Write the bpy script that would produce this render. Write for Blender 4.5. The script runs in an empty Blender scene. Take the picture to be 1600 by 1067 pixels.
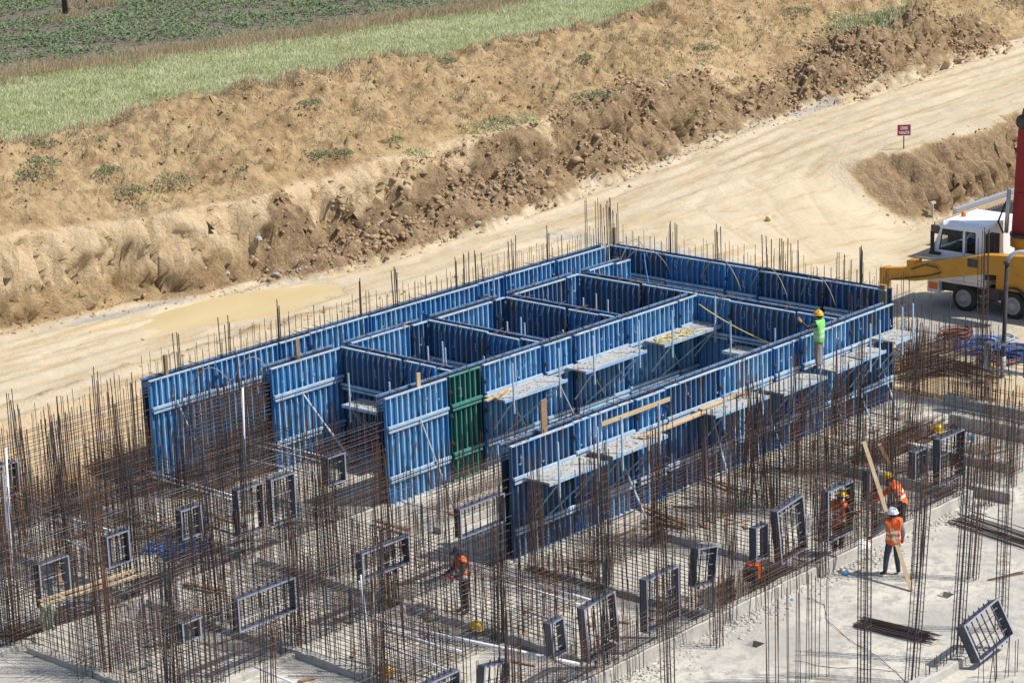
import bpy, bmesh, math, random
import numpy as np
from mathutils import Vector, Matrix, Quaternion

random.seed(7)
RNG = np.random.default_rng(11)
S = bpy.context.scene
COL = S.collection

# ------------------------------------------------------------------ camera
FPX = 3742.1                                   # focal length in pixels of the 1600 px wide photograph
YAW, PIT, ROL = math.radians(42.347), math.radians(15.193), math.radians(-1.956)
CAMP = Vector((0.0, 0.0, 22.0))
_f = Vector((math.cos(PIT) * math.cos(YAW), math.cos(PIT) * math.sin(YAW), -math.sin(PIT)))
_r0 = _f.cross(Vector((0, 0, 1))).normalized()
_u0 = _r0.cross(_f)
_r = _r0 * math.cos(ROL) + _u0 * math.sin(ROL)
_u = -_r0 * math.sin(ROL) + _u0 * math.cos(ROL)
cd = bpy.data.cameras.new('camera')
cam = bpy.data.objects.new('camera', cd)
COL.objects.link(cam)
cd.sensor_width = 36.0
cd.lens = FPX / 1600.0 * 36.0
cd.clip_start = 0.5
cd.clip_end = 4000.0
M = Matrix((_r, _u, -_f)).transposed().to_4x4()
M.translation = CAMP
cam.matrix_world = M
S.camera = cam

# ------------------------------------------------------------------ sky and sun
SUN_EL = math.radians(54)
SH = Vector((0.56, -0.83, 0)).normalized()     # horizontal direction towards the sun
TOSUN = Vector((SH.x * math.cos(SUN_EL), SH.y * math.cos(SUN_EL), math.sin(SUN_EL)))
W = bpy.data.worlds.new('World')
S.world = W
W.use_nodes = True
nt = W.node_tree
sky = nt.nodes.new('ShaderNodeTexSky')
sky.sky_type = 'NISHITA'
sky.sun_disc = False
sky.sun_elevation = SUN_EL
sky.sun_rotation = math.atan2(TOSUN.x, TOSUN.y)
sky.altitude = 200
sky.air_density = 1.0
sky.dust_density = 1.5
bg = nt.nodes['Background']
bg.inputs['Strength'].default_value = 0.12
nt.links.new(sky.outputs[0], bg.inputs['Color'])
sl = bpy.data.lights.new('sun', 'SUN')
sl.energy = 4.3
sl.angle = math.radians(0.53)
sl.color = (1.0, 0.955, 0.88)
so = bpy.data.objects.new('sun', sl)
COL.objects.link(so)
so.rotation_euler = TOSUN.to_track_quat('Z', 'Y').to_euler()
S.view_settings.view_transform = 'Standard'
S.view_settings.look = 'None'
S.view_settings.gamma = 1.0
S.view_settings.use_curve_mapping = False
S.view_settings.exposure = 0.36
S.render.engine = 'CYCLES'
S.cycles.max_bounces = 6
S.cycles.diffuse_bounces = 3
S.cycles.transparent_max_bounces = 8


# where the sight line of a photograph pixel meets a level, or a wall plane of the site grid
def ray(x, y):
    return _f + _r * ((x - 800) / FPX) - _u * ((y - 533.5) / FPX)


def at(x, y, z=0.0):
    d = ray(x, y)
    return CAMP + d * ((z - CAMP.z) / d.z)


def onY(x, y, Y):
    d = ray(x, y)
    return CAMP + d * (Y / d.y)


def onX(x, y, X):
    d = ray(x, y)
    return CAMP + d * (X / d.x)


# ------------------------------------------------------------------ materials
MATS = {}


def ramp2(n, l, fac, lo, hi, a, b):
    r = n.new('ShaderNodeValToRGB')
    r.color_ramp.elements[0].position = lo
    r.color_ramp.elements[1].position = hi
    r.color_ramp.elements[0].color = (*a, 1)
    r.color_ramp.elements[1].color = (*b, 1)
    l.new(fac, r.inputs[0])
    return r.outputs[0]


def mix(n, l, fac, a, b):
    m = n.new('ShaderNodeMix')
    m.data_type = 'RGBA'
    for s, v in ((0, fac), (6, a), (7, b)):
        if hasattr(v, 'is_linked') or hasattr(v, 'links'):
            l.new(v, m.inputs[s])
        elif isinstance(v, (int, float)):
            m.inputs[s].default_value = v
        else:
            m.inputs[s].default_value = (*v, 1)
    return m.outputs[2]


def noise(n, l, vec, scale, detail=4, rough=0.6, stretch=None):
    if stretch:
        mp = n.new('ShaderNodeMapping')
        mp.inputs['Scale'].default_value = stretch
        l.new(vec, mp.inputs[0])
        vec = mp.outputs[0]
    t = n.new('ShaderNodeTexNoise')
    t.inputs['Scale'].default_value = scale
    t.inputs['Detail'].default_value = detail
    t.inputs['Roughness'].default_value = rough
    l.new(vec, t.inputs['Vector'])
    return t.outputs[0]


def base_mat(name):
    m = bpy.data.materials.new(name)
    m.use_nodes = True
    n, l = m.node_tree.nodes, m.node_tree.links
    b = n['Principled BSDF']
    g = n.new('ShaderNodeNewGeometry')
    MATS[name] = m
    return m, n, l, b, g.outputs['Position']


def bump(n, l, b, h, strength, dist):
    k = n.new('ShaderNodeBump')
    k.inputs['Strength'].default_value = strength
    k.inputs['Distance'].default_value = dist
    l.new(h, k.inputs['Height'])
    l.new(k.outputs[0], b.inputs['Normal'])


def worn(name, col, col2, rough=0.6, scale=2.0, stretch=(1, 1, .3), lo=.45, hi=.7, col3=None, metallic=0.0, b2=.15, s3=9.0, lo3=.56, hi3=.68, vary=None):
    """paint or metal with patches of a second tone and specks of a third"""
    m, n, l, b, P = base_mat(name)
    f = noise(n, l, P, scale, 5, .65, stretch)
    r = ramp2(n, l, f, lo, hi, (0, 0, 0), (1, 1, 1))
    c = mix(n, l, r, col, col2)
    if col3:
        f3 = noise(n, l, P, s3, 4, .7, stretch)
        r3 = ramp2(n, l, f3, lo3, hi3, (0, 0, 0), (1, 1, 1))
        c = mix(n, l, r3, c, col3)
    if vary:
        oi = n.new('ShaderNodeObjectInfo')
        c = mix(n, l, ramp2(n, l, oi.outputs['Random'], .1, 1.0, (0, 0, 0), (.5, .5, .5)), c, vary)
        f4 = noise(n, l, P, 5.0, 5, .75)
        c = mix(n, l, ramp2(n, l, f4, .62, .70, (0, 0, 0), (.8, .8, .8)), c, (.34, .34, .33))
        f5 = noise(n, l, P, 1.3, 4, .7, (2.5, 2.5, .25))
        c = mix(n, l, ramp2(n, l, f5, .60, .72, (0, 0, 0), (.75, .75, .75)), c, (.10, .055, .03))
    l.new(c, b.inputs['Base Color'])
    b.inputs['Roughness'].default_value = rough
    b.inputs['Metallic'].default_value = metallic
    if b2:
        bump(n, l, b, noise(n, l, P, 30, 3), b2, .01)
    return m


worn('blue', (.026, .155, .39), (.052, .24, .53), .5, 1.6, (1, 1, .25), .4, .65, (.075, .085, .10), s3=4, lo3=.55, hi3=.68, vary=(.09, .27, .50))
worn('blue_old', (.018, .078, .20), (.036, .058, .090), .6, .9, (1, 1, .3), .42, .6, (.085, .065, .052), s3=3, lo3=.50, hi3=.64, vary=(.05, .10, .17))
worn('blue_deep', (.018, .095, .28), (.034, .15, .38), .5, 1.4, (1, 1, .25), .4, .65, (.07, .08, .12), s3=6, lo3=.6, hi3=.75, vary=(.06, .17, .40))
worn('rib_blue_lit', (.19, .43, .66), (.40, .60, .75), .5, 2.2, (1, 1, .3), .4, .62, (.13, .13, .13), s3=6, lo3=.54, hi3=.66)  # lighter than the sheets: sunlit rib edges and dusty wear put into the colour
worn('rib_dark', (.07, .20, .42), (.20, .30, .42), .55, 3.0, (1, 1, .2), .4, .7, (.17, .13, .10), s3=6, lo3=.52, hi3=.66)  # darker ribs without the painted sunlight, for shaded walls and old panels
worn('rail_blue', (.22, .42, .66), (.45, .55, .62), .55, 4.0, (1, 1, 1), .4, .62, (.42, .39, .34), s3=9, lo3=.5, hi3=.62)
worn('green_form', (.006, .070, .064), (.010, .10, .088), .5, 1.6, (1, 1, .25), .4, .65, (.05, .06, .05), s3=6)
worn('rib_green', (.05, .21, .18), (.12, .30, .26), .5, 3, (1, 1, .2), .4, .7, (.16, .15, .12), s3=7)  # lighter than the green sheet, sunlit rib edges put into the colour
worn('deck', (.40, .39, .36), (.30, .31, .32), .9, 3.0, (1, 1, 1), .4, .65, (.50, .47, .41), s3=10, b2=.5)
worn('dark_slot', (.035, .03, .028), (.06, .05, .045), .9, 3.0)
worn('steel', (.036, .038, .046), (.062, .060, .066), .55, 5, (1, 1, .3), .4, .7, (.10, .055, .03), metallic=.2, s3=3, b2=0)
worn('rust', (.090, .044, .025), (.14, .064, .032), .8, 5, (1, 1, .3), .4, .7, (.055, .045, .042), s3=3, b2=0)
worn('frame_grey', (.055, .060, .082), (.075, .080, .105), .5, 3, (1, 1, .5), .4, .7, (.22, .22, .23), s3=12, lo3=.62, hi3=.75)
worn('frame_rim', (.235, .25, .32), (.30, .315, .385), .5, 4, (1, 1, 1), .4, .7, (.24, .24, .27), s3=12)  # same steel as the plates, sunlight on the front rim put into the colour
worn('timber', (.46, .33, .19), (.56, .42, .26), .8, 4, (1, 1, 1), .4, .7, (.34, .24, .14), s3=14)
worn('timber_old', (.24, .155, .085), (.32, .21, .12), .85, 4, (1, 1, 1), .4, .7, (.15, .10, .06), s3=10)
worn('white_pipe', (.66, .66, .72), (.58, .57, .60), .4, 4, (1, 1, 1), .5, .8, (.45, .42, .38), s3=10, lo3=.62, hi3=.75, b2=0)
worn('concrete', (.34, .325, .295), (.46, .435, .385), .95, 1.5, (1, 1, 1), .35, .65, (.22, .21, .20), s3=5, lo3=.58, hi3=.72, b2=.6)
worn('truck_white', (.80, .81, .84), (.76, .77, .80), .25, 2, (1, 1, 1), .4, .7, (.62, .58, .52), s3=5, lo3=.64, hi3=.8, b2=0)
worn('truck_orange', (.56, .27, .022), (.48, .22, .018), .4, 2, (1, 1, .6), .4, .7, (.26, .14, .04), s3=4, lo3=.6, hi3=.75, b2=.05)
worn('truck_red', (.30, .018, .018), (.24, .014, .016), .35, 2, (1, 1, 1), .4, .7, b2=0)
worn('black_rubber', (.028, .027, .027), (.06, .052, .045), .85, 4, (1, 1, 1), .45, .7, (.13, .10, .07), s3=9, lo3=.6, hi3=.75)
worn('dark_metal', (.05, .05, .055), (.08, .08, .085), .5, 4, metallic=.3)
worn('silver', (.45, .46, .48), (.52, .53, .55), .35, 4, metallic=.5, b2=0)
worn('hub_grey', (.25, .25, .26), (.32, .31, .30), .5, 5, b2=0)
worn('hat_yellow', (.72, .42, .010), (.66, .37, .010), .35, 4, b2=0)
worn('hat_white', (.80, .81, .83), (.74, .75, .77), .35, 4, b2=0)
worn('vest_orange', (.80, .135, .020), (.68, .10, .016), .75, 6, (1, 1, 1), .35, .7, b2=.3)
worn('vest_green', (.22, .66, .16), (.17, .52, .13), .75, 6, (1, 1, 1), .35, .7, b2=.3)
worn('reflective', (.62, .62, .60), (.52, .52, .50), .4, 6, b2=0)
worn('skin', (.42, .235, .155), (.38, .20, .13), .55, 8, b2=0)
worn('jeans', (.030, .045, .068), (.048, .066, .090), .85, 7, (1, 1, .5), .4, .65, b2=.3)
worn('dark_cloth', (.022, .023, .028), (.035, .035, .040), .85, 6, b2=.3)
worn('khaki', (.20, .17, .13), (.26, .22, .17), .85, 6, b2=.3)
worn('shirt_grey', (.20, .20, .21), (.30, .29, .28), .85, 9, (1, 1, 1), .45, .55, b2=.3)
worn('shirt_dark', (.03, .032, .05), (.05, .05, .07), .85, 6, b2=.3)
worn('glove_red', (.46, .030, .018), (.38, .025, .016), .75, 8, b2=.2)
worn('glove_orange', (.70, .27, .03), (.60, .21, .02), .7, 8, b2=.2)
worn('boot', (.035, .026, .02), (.06, .045, .035), .7, 8)
worn('orange_box', (.74, .11, .018), (.64, .09, .016), .4, 6, b2=0)
worn('hose_blue', (.055, .20, .52), (.09, .27, .60), .45, 5, b2=0)
worn('hose_dkblue', (.022, .07, .23), (.035, .10, .30), .5, 5, b2=0)
worn('hose_brown', (.15, .055, .035), (.20, .075, .045), .5, 5, b2=0)
worn('hose_grey', (.30, .36, .42), (.36, .42, .47), .5, 5, b2=0)
worn('hose_yellow', (.62, .50, .20), (.55, .43, .16), .6, 5, b2=0)
worn('cable_tan', (.36, .25, .16), (.42, .30, .20), .6, 5, b2=0)
worn('cloth_pale', (.42, .46, .32), (.50, .53, .40), .85, 8, b2=.4)
worn('sign_red', (.42, .016, .024), (.36, .014, .02), .45, 8, b2=0)
worn('sign_white', (.80, .78, .76), (.74, .72, .70), .5, 8, b2=0)
worn('pole_dark', (.055, .05, .05), (.085, .075, .07), .8, 3, (1, 1, .2))
worn('plastic_blue', (.10, .35, .75), (.14, .42, .80), .4, 6, b2=0)
worn('wheel_rim', (.30, .30, .31), (.38, .36, .33), .5, 6, b2=0)
worn('rock_grey', (.30, .30, .30), (.40, .39, .37), .9, 4, (1, 1, 1), .4, .7, (.20, .18, .16), s3=9, b2=.6)
worn('clod', (.36, .25, .148), (.28, .19, .108), .98, 1.2, (1, 1, 1), .4, .65, (.45, .335, .21), s3=5, lo3=.55, hi3=.7, b2=.6)
m, n, l, b, P = base_mat('glass')
b.inputs['Base Color'].default_value = (.75, .80, .80, 1)
b.inputs['Roughness'].default_value = .02
b.inputs['Transmission Weight'].default_value = 1.0
b.inputs['IOR'].default_value = 1.12
m, n, l, b, P = base_mat('lamp_amber')
b.inputs['Base Color'].default_value = (.8, .16, .02, 1)
b.inputs['Roughness'].default_value = .3

# muddy puddle water
m, n, l, b, P = base_mat('puddle')
f = noise(n, l, P, .5, 3, .5, (.5, 1.6, 1))
l.new(ramp2(n, l, f, .35, .7, (.52, .41, .215), (.56, .45, .26)), b.inputs['Base Color'])
b.inputs['Roughness'].default_value = .28
bump(n, l, b, noise(n, l, P, 3, 3), .08, .02)

# soil, road and bank: one ground sheet, its zones carried by masks of what lies there
m, n, l, b, P = base_mat('soil')


def attr(name):
    a = n.new('ShaderNodeAttribute')
    a.attribute_name = name
    return a.outputs['Fac']


f1 = noise(n, l, P, .35, 4, .65)
f2 = noise(n, l, P, 2.2, 5, .7)
f3 = noise(n, l, P, 9, 3, .7)
soilA = mix(n, l, ramp2(n, l, f1, .36, .64, (0, 0, 0), (1, 1, 1)), (.43, .303, .162), (.53, .39, .218))
soilA = mix(n, l, ramp2(n, l, f2, .48, .68, (0, 0, 0), (1, 1, 1)), soilA, (.30, .20, .108))
soilA = mix(n, l, ramp2(n, l, noise(n, l, P, .75, 4, .7), .50, .66, (0, 0, 0), (.85, .85, .85)), soilA, (.26, .168, .086))
fresh = mix(n, l, ramp2(n, l, f2, .38, .62, (0, 0, 0), (1, 1, 1)), (.26, .175, .10), (.36, .255, .15))
fresh = mix(n, l, ramp2(n, l, f3, .55, .68, (0, 0, 0), (1, 1, 1)), fresh, (.45, .335, .21))
road = mix(n, l, ramp2(n, l, f1, .38, .62, (0, 0, 0), (1, 1, 1)), (.47, .39, .265), (.53, .445, .315))
ft = noise(n, l, P, 1.4, 5, .65, (.18, 1.4, 1))
road = mix(n, l, ramp2(n, l, ft, .50, .66, (0, 0, 0), (1, 1, 1)), road, (.42, .315, .185))
fg = noise(n, l, P, .8, 5, .7, (.45, 1.1, 1))
gravel = mix(n, l, ramp2(n, l, f3, .4, .62, (0, 0, 0), (1, 1, 1)), (.31, .295, .27), (.41, .385, .34))
pale = mix(n, l, ramp2(n, l, f2, .38, .62, (0, 0, 0), (1, 1, 1)), (.58, .43, .26), (.64, .50, .32))


def masked(name, lo=.35, hi=.65):
    ad = n.new('ShaderNodeMath')
    ad.operation = 'MULTIPLY_ADD'
    l.new(f2, ad.inputs[0])
    ad.inputs[1].default_value = .9
    ad.inputs[2].default_value = -.45
    a2 = n.new('ShaderNodeMath')
    a2.operation = 'ADD'
    l.new(ad.outputs[0], a2.inputs[0])
    l.new(attr(name), a2.inputs[1])
    return ramp2(n, l, a2.outputs[0], lo, hi, (0, 0, 0), (1, 1, 1))


c = mix(n, l, masked('m_pale'), soilA, pale)
c = mix(n, l, masked('m_fresh'), c, fresh)
c = mix(n, l, masked('m_road'), c, road)
c = mix(n, l, masked('m_gravel'), c, gravel)
c = mix(n, l, masked('m_track', .30, .85), c, (.40, .31, .195))
c = mix(n, l, masked('m_orange'), c, (.50, .345, .19))
c = mix(n, l, masked('m_field', .4, .6), c, mix(n, l, ramp2(n, l, f2, .4, .6, (0, 0, 0), (1, 1, 1)), (.17, .14, .11), (.22, .185, .145)))
c = mix(n, l, masked('m_grass', .4, .6), c, mix(n, l, ramp2(n, l, f2, .4, .6, (0, 0, 0), (1, 1, 1)), (.36, .37, .17), (.44, .43, .23)))
l.new(c, b.inputs['Base Color'])
b.inputs['Roughness'].default_value = .97
b.inputs['Specular IOR Level'].default_value = .15
bh = n.new('ShaderNodeMath')
bh.operation = 'ADD'
l.new(noise(n, l, P, 4, 6, .74), bh.inputs[0])
bh.inputs[1].default_value = 0
rm = n.new('ShaderNodeMath')
rm.operation = 'MULTIPLY_ADD'
l.new(attr('m_road'), rm.inputs[0])
rm.inputs[1].default_value = -.75
rm.inputs[2].default_value = 1
bm_ = n.new('ShaderNodeMath')
bm_.operation = 'MULTIPLY'
l.new(bh.outputs[0], bm_.inputs[0])
l.new(rm.outputs[0], bm_.inputs[1])
bump(n, l, b, bm_.outputs[0], .75, .40)

# cast slab: cream cement dust, grey mortar, ochre mud
m, n, l, b, P = base_mat('slab')
f1 = noise(n, l, P, .55, 6, .65)
f2 = noise(n, l, P, 2.6, 6, .7)
f3 = noise(n, l, P, 11, 4, .7)
c = mix(n, l, ramp2(n, l, f1, .35, .6, (0, 0, 0), (1, 1, 1)), (.47, .44, .37), (.55, .515, .44))
c = mix(n, l, ramp2(n, l, noise(n, l, P, .22, 3, .6), .46, .62, (0, 0, 0), (.8, .8, .8)), c, (.33, .315, .285))
c = mix(n, l, ramp2(n, l, f2, .47, .60, (0, 0, 0), (1, 1, 1)), c, (.335, .32, .29))
f4 = noise(n, l, P, 1.3, 5, .7)
c = mix(n, l, ramp2(n, l, f4, .60, .70, (0, 0, 0), (1, 1, 1)), c, (.42, .32, .19))
c = mix(n, l, ramp2(n, l, f3, .60, .68, (0, 0, 0), (1, 1, 1)), c, (.24, .23, .215))
l.new(c, b.inputs['Base Color'])
b.inputs['Roughness'].default_value = .95
b.inputs['Specular IOR Level'].default_value = .2
bump(n, l, b, noise(n, l, P, 6, 7, .7), .5, .06)


def leafmat(name, a, bcol, ccol, scale=.6, tr=.25):
    m, n, l, b, P = base_mat(name)
    f1 = noise(n, l, P, scale, 4, .6)
    c = mix(n, l, ramp2(n, l, f1, .38, .62, (0, 0, 0), (1, 1, 1)), a, bcol)
    f2 = noise(n, l, P, 7, 3, .7)
    c = mix(n, l, ramp2(n, l, f2, .52, .64, (0, 0, 0), (1, 1, 1)), c, ccol)
    l.new(c, b.inputs['Base Color'])
    b.inputs['Roughness'].default_value = .7
    b.inputs['Specular IOR Level'].default_value = .05
    t = n.new('ShaderNodeBsdfTranslucent')
    l.new(c, t.inputs[0])
    ms = n.new('ShaderNodeMixShader')
    ms.inputs[0].default_value = tr
    l.new(b.outputs[0], ms.inputs[1])
    l.new(t.outputs[0], ms.inputs[2])
    l.new(ms.outputs[0], n['Material Output'].inputs[0])


leafmat('grass_blades', (.34, .385, .16), (.51, .53, .31), (.68, .67, .52), .5)
leafmat('straw', (.42, .31, .20), (.46, .37, .25), (.33, .31, .16), .5)
leafmat('crop_leaf', (.14, .21, .10), (.19, .26, .135), (.30, .35, .22), .4)  # leaf greens paled so the colour stands in for distance haze
leafmat('weed_leaf', (.18, .22, .12), (.25, .28, .16), (.36, .36, .23), .8)
leafmat('weed_dry', (.36, .29, .16), (.28, .27, .12), (.42, .34, .20), .8)


# ------------------------------------------------------------------ mesh helpers
class MB:
    def __init__(s):
        s.v, s.f, s.m = [], [], []

    def add(s, vs, fs, mi=0):
        o = len(s.v)
        s.v += [tuple(p) for p in vs]
        s.f += [tuple(o + i for i in q) for q in fs]
        s.m += [mi] * len(fs)
        return s

    def box(s, c, d, mi=0, rot=None):
        hx, hy, hz = d[0] / 2, d[1] / 2, d[2] / 2
        vs = [Vector((x, y, z)) for x in (-hx, hx) for y in (-hy, hy) for z in (-hz, hz)]
        if rot is not None:
            vs = [rot @ v for v in vs]
        c = Vector(c)
        vs = [v + c for v in vs]
        return s.add(vs, [(0, 1, 3, 2), (4, 6, 7, 5), (0, 4, 5, 1), (2, 3, 7, 6), (0, 2, 6, 4), (1, 5, 7, 3)], mi)

    def bx(s, x0, x1, y0, y1, z0, z1, mi=0):
        return s.box(((x0 + x1) / 2, (y0 + y1) / 2, (z0 + z1) / 2), (abs(x1 - x0), abs(y1 - y0), abs(z1 - z0)), mi)

    def tube(s, pts, r, n=6, mi=0, cap=True):
        pts = [Vector(p) for p in pts]
        rs = r if isinstance(r, (list, tuple)) else [r] * len(pts)
        rings = []
        up = Vector((0, 0, 1))
        for i, p in enumerate(pts):
            d = (pts[min(i + 1, len(pts) - 1)] - pts[max(i - 1, 0)])
            d = d.normalized() if d.length > 1e-9 else Vector((0, 0, 1))
            a = d.cross(up if abs(d.z) < .95 else Vector((1, 0, 0))).normalized()
            b = d.cross(a)
            rings.append([p + (a * math.cos(2 * math.pi * k / n) + b * math.sin(2 * math.pi * k / n)) * rs[i] for k in range(n)])
        vs = [v for q in rings for v in q]
        fs = []
        for i in range(len(pts) - 1):
            for k in range(n):
                fs.append((i * n + k, i * n + (k + 1) % n, (i + 1) * n + (k + 1) % n, (i + 1) * n + k))
        if cap:
            fs.append(tuple(range(n)))
            fs.append(tuple((len(pts) - 1) * n + k for k in range(n)))
        return s.add(vs, fs, mi)

    def lathe(s, prof, n=16, axis='Z', c=(0, 0, 0), mi=0):
        vs, fs = [], []
        for r_, z_ in prof:
            for k in range(n):
                a = 2 * math.pi * k / n
                p = (r_ * math.cos(a), r_ * math.sin(a), z_)
                if axis == 'X':
                    p = (p[2], p[0], p[1])
                elif axis == 'Y':
                    p = (p[0], p[2], p[1])
                vs.append((p[0] + c[0], p[1] + c[1], p[2] + c[2]))
        for i in range(len(prof) - 1):
            for k in range(n):
                fs.append((i * n + k, i * n + (k + 1) % n, (i + 1) * n + (k + 1) % n, (i + 1) * n + k))
        fs.append(tuple(range(n)))
        fs.append(tuple((len(prof) - 1) * n + k for k in range(n)))
        return s.add(vs, fs, mi)

    def prism(s, poly, t0, t1, axis='X', mi=0):
        """poly of (a,b) extruded along an axis between t0 and t1"""
        n = len(poly)

        def P(a, b_, t):
            return {'X': (t, a, b_), 'Y': (a, t, b_), 'Z': (a, b_, t)}[axis]
        vs = [P(a, b_, t0) for a, b_ in poly] + [P(a, b_, t1) for a, b_ in poly]
        fs = [tuple(range(n)), tuple(range(2 * n - 1, n - 1, -1))]
        fs += [(i, (i + 1) % n, n + (i + 1) % n, n + i) for i in range(n)]
        return s.add(vs, fs, mi)

    def mesh(s, name, mats, smooth=False):
        me = bpy.data.meshes.new(name)
        me.from_pydata(s.v, [], s.f)
        mats = mats if isinstance(mats, (list, tuple)) else [mats]
        for q in mats:
            me.materials.append(MATS[q])
        if len(mats) > 1:
            me.polygons.foreach_set('material_index', s.m)
        bm = bmesh.new()
        bm.from_mesh(me)
        bmesh.ops.recalc_face_normals(bm, faces=bm.faces)
        bm.to_mesh(me)
        bm.free()
        if smooth:
            me.polygons.foreach_set('use_smooth', [True] * len(me.polygons))
        return me

    def build(s, name, mats, parent=None, smooth=False, loc=None):
        return link(name, s.mesh(name, mats, smooth), parent, loc)


def link(name, me, parent=None, loc=None):
    o = bpy.data.objects.new(name, me)
    COL.objects.link(o)
    if parent is not None:
        o.parent = parent
    if loc is not None:
        o.location = loc
    return o


def tag(o, label=None, cat=None, group=None, kind=None):
    for k, v in (('label', label), ('category', cat), ('group', group), ('kind', kind)):
        if v:
            o[k] = v
    return o


def thing(name, label, cat, loc=(0, 0, 0), rz=0.0, group=None):
    o = bpy.data.objects.new(name, None)
    o.empty_display_size = .2
    COL.objects.link(o)
    o.location = loc
    o.rotation_euler = (0, 0, rz)
    return tag(o, label, cat, group)


UNIT = {}


def unit_bar(mat, n=4):
    k = (mat, n)
    if k not in UNIT:
        UNIT[k] = MB().tube([(0, 0, 0), (0, 0, 1)], 1.0, n).mesh('bar', mat)
    return UNIT[k]


def bar(name, p0, p1, r, mat, parent, n=4):
    """a straight bar in the parent's own coordinates; alike bars share one mesh"""
    p0, p1 = Vector(p0), Vector(p1)
    d = p1 - p0
    o = link(name, unit_bar(mat, n), parent, p0)
    o.scale = (r, r, d.length)
    if abs(d.x) + abs(d.y) > 1e-6:
        o.rotation_mode = 'QUATERNION'
        o.rotation_quaternion = d.to_track_quat('Z', 'Y')
    return o


def copy_tree(o, parent=None):
    c = o.copy()
    COL.objects.link(c)
    c.parent = parent
    for ch in KIDS.get(o.name, ()):
        copy_tree(ch, c)
    return c


KIDS = {}


# gradient noise on arrays
_perm = RNG.permutation(512)
_perm = np.concatenate([_perm, _perm])
_gr = np.stack([np.cos(np.arange(512) * 2.399), np.sin(np.arange(512) * 2.399)], 1)


def pn(x, y):
    xi, yi = np.floor(x).astype(int), np.floor(y).astype(int)
    xf, yf = x - xi, y - yi
    u, v = xf * xf * xf * (xf * (xf * 6 - 15) + 10), yf * yf * yf * (yf * (yf * 6 - 15) + 10)

    def g(i, j, a, b_):
        h = _perm[(_perm[(xi + i) & 511] + yi + j) & 511]
        return _gr[h, 0] * a + _gr[h, 1] * b_
    n00, n10, n01, n11 = g(0, 0, xf, yf), g(1, 0, xf - 1, yf), g(0, 1, xf, yf - 1), g(1, 1, xf - 1, yf - 1)
    return (n00 * (1 - u) + n10 * u) * (1 - v) + (n01 * (1 - u) + n11 * u) * v


def fbm(x, y, oct=5, gain=.5):
    s, a = 0, 1
    for i in range(oct):
        s = s + a * pn(x + 17.3 * i, y - 9.1 * i)
        x, y, a = x * 2.03, y * 2.03, a * gain
    return s


def billow(x, y, oct=4, gain=.55):
    s, a = 0, 1
    for i in range(oct):
        s = s + a * (1 - 2.2 * np.abs(pn(x + 7.7 * i, y + 3.1 * i)))
        x, y, a = x * 2.1, y * 2.1, a * gain
    return s


def sstep(t):
    t = np.clip(t, 0, 1)
    return t * t * (3 - 2 * t)


def gauss(t):
    return np.exp(-t * t)

# ------------------------------------------------------------------ the ground: one sheet from the pit to the horizon
SLAB_X1, SLAB_Y1, SLAB_Y0, SLAB_X0 = 62.5, 53.0, 5.0, 5.0
PUD = (at(262, 503, 1.5), at(490, 452, 1.5))


def ip(x, xs, ys):
    return np.interp(x, xs, ys)


def seg_d(X, Y, a, b_):
    dx, dy = b_.x - a.x, b_.y - a.y
    t = np.clip(((X - a.x) * dx + (Y - a.y) * dy) / (dx * dx + dy * dy), 0, 1)
    return np.hypot(X - a.x - t * dx, Y - a.y - t * dy), t


# heaps of fresh clods: (x, y, rx, ry, height)
HEAPS = [(59.5, 63.9, 3.0, 1.2, .5), (63, 63.8, 3.6, 1.5, .8), (67.5, 63.8, 3.6, 1.6, 1.1), (71.5, 64.2, 3.0, 1.7, 1.3), (76.5, 64.6, 2.6, 1.6, 1.5),
         (80, 65.0, 2.4, 1.4, 1.2), (84.5, 64.8, 2.8, 1.3, .9), (88.5, 64.5, 2.6, 1.2, .8), (93.5, 64.8, 3.0, 2.0, 1.5), (98, 65.4, 4.0, 2.6, 2.1),
         (103, 66.0, 3.4, 2.6, 2.2), (106.5, 65.2, 3.4, 2.0, 1.4), (118, 66.5, 4.5, 2.2, 1.3), (126, 67.5, 5, 2.4, 1.6), (135, 68.5, 6, 2.5, 1.8)]


TRK = []
for pts_ in ([(-40, 575), (400, 462), (800, 372), (1000, 303), (1200, 225), (1420, 150), (1640, 78)], [(-40, 560), (300, 490), (700, 390), (1000, 285), (1250, 195), (1640, 62)],
             [(1640, 150), (1420, 195), (1290, 235), (1205, 285), (1215, 330), (1300, 385), (1400, 425), (1500, 470)], [(1640, 130), (1350, 215), (1180, 275), (1130, 330), (1190, 385), (1330, 440), (1450, 500)],
             [(700, 400), (900, 360), (1060, 345), (1180, 372), (1290, 420), (1400, 480)]):
    w_ = [at(a_, b__, 2.0 if b__ < 330 else 1.6 if a_ < 1150 else .7) for a_, b__ in pts_]
    TRK.append(w_)


def tracks(X, Y):
    m_ = np.zeros_like(X)
    for w_ in TRK:
        dm = np.full_like(X, 1e3)
        for a_, b__ in zip(w_, w_[1:]):
            dm = np.minimum(dm, seg_d(X, Y, a_, b__)[0])
        m_ = np.maximum(m_, gauss((dm - 1.0) / .22) * (.75 + .5 * pn(X * .5, Y * .5)))
    return np.clip(m_, 0, 1)


def zroad(X):
    return ip(X, [0, 62, 74, 86, 110, 135, 170], [1.5, 1.5, 1.9, 2.7, 3.4, 4.3, 5.2])


def foot_of(X):
    return ip(X, [0, 44, 50, 54, 58, 90, 100, 130, 170], [67.5, 67.2, 66.0, 64.4, 63.9, 63.9, 64.1, 65.0, 66.5])


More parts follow.
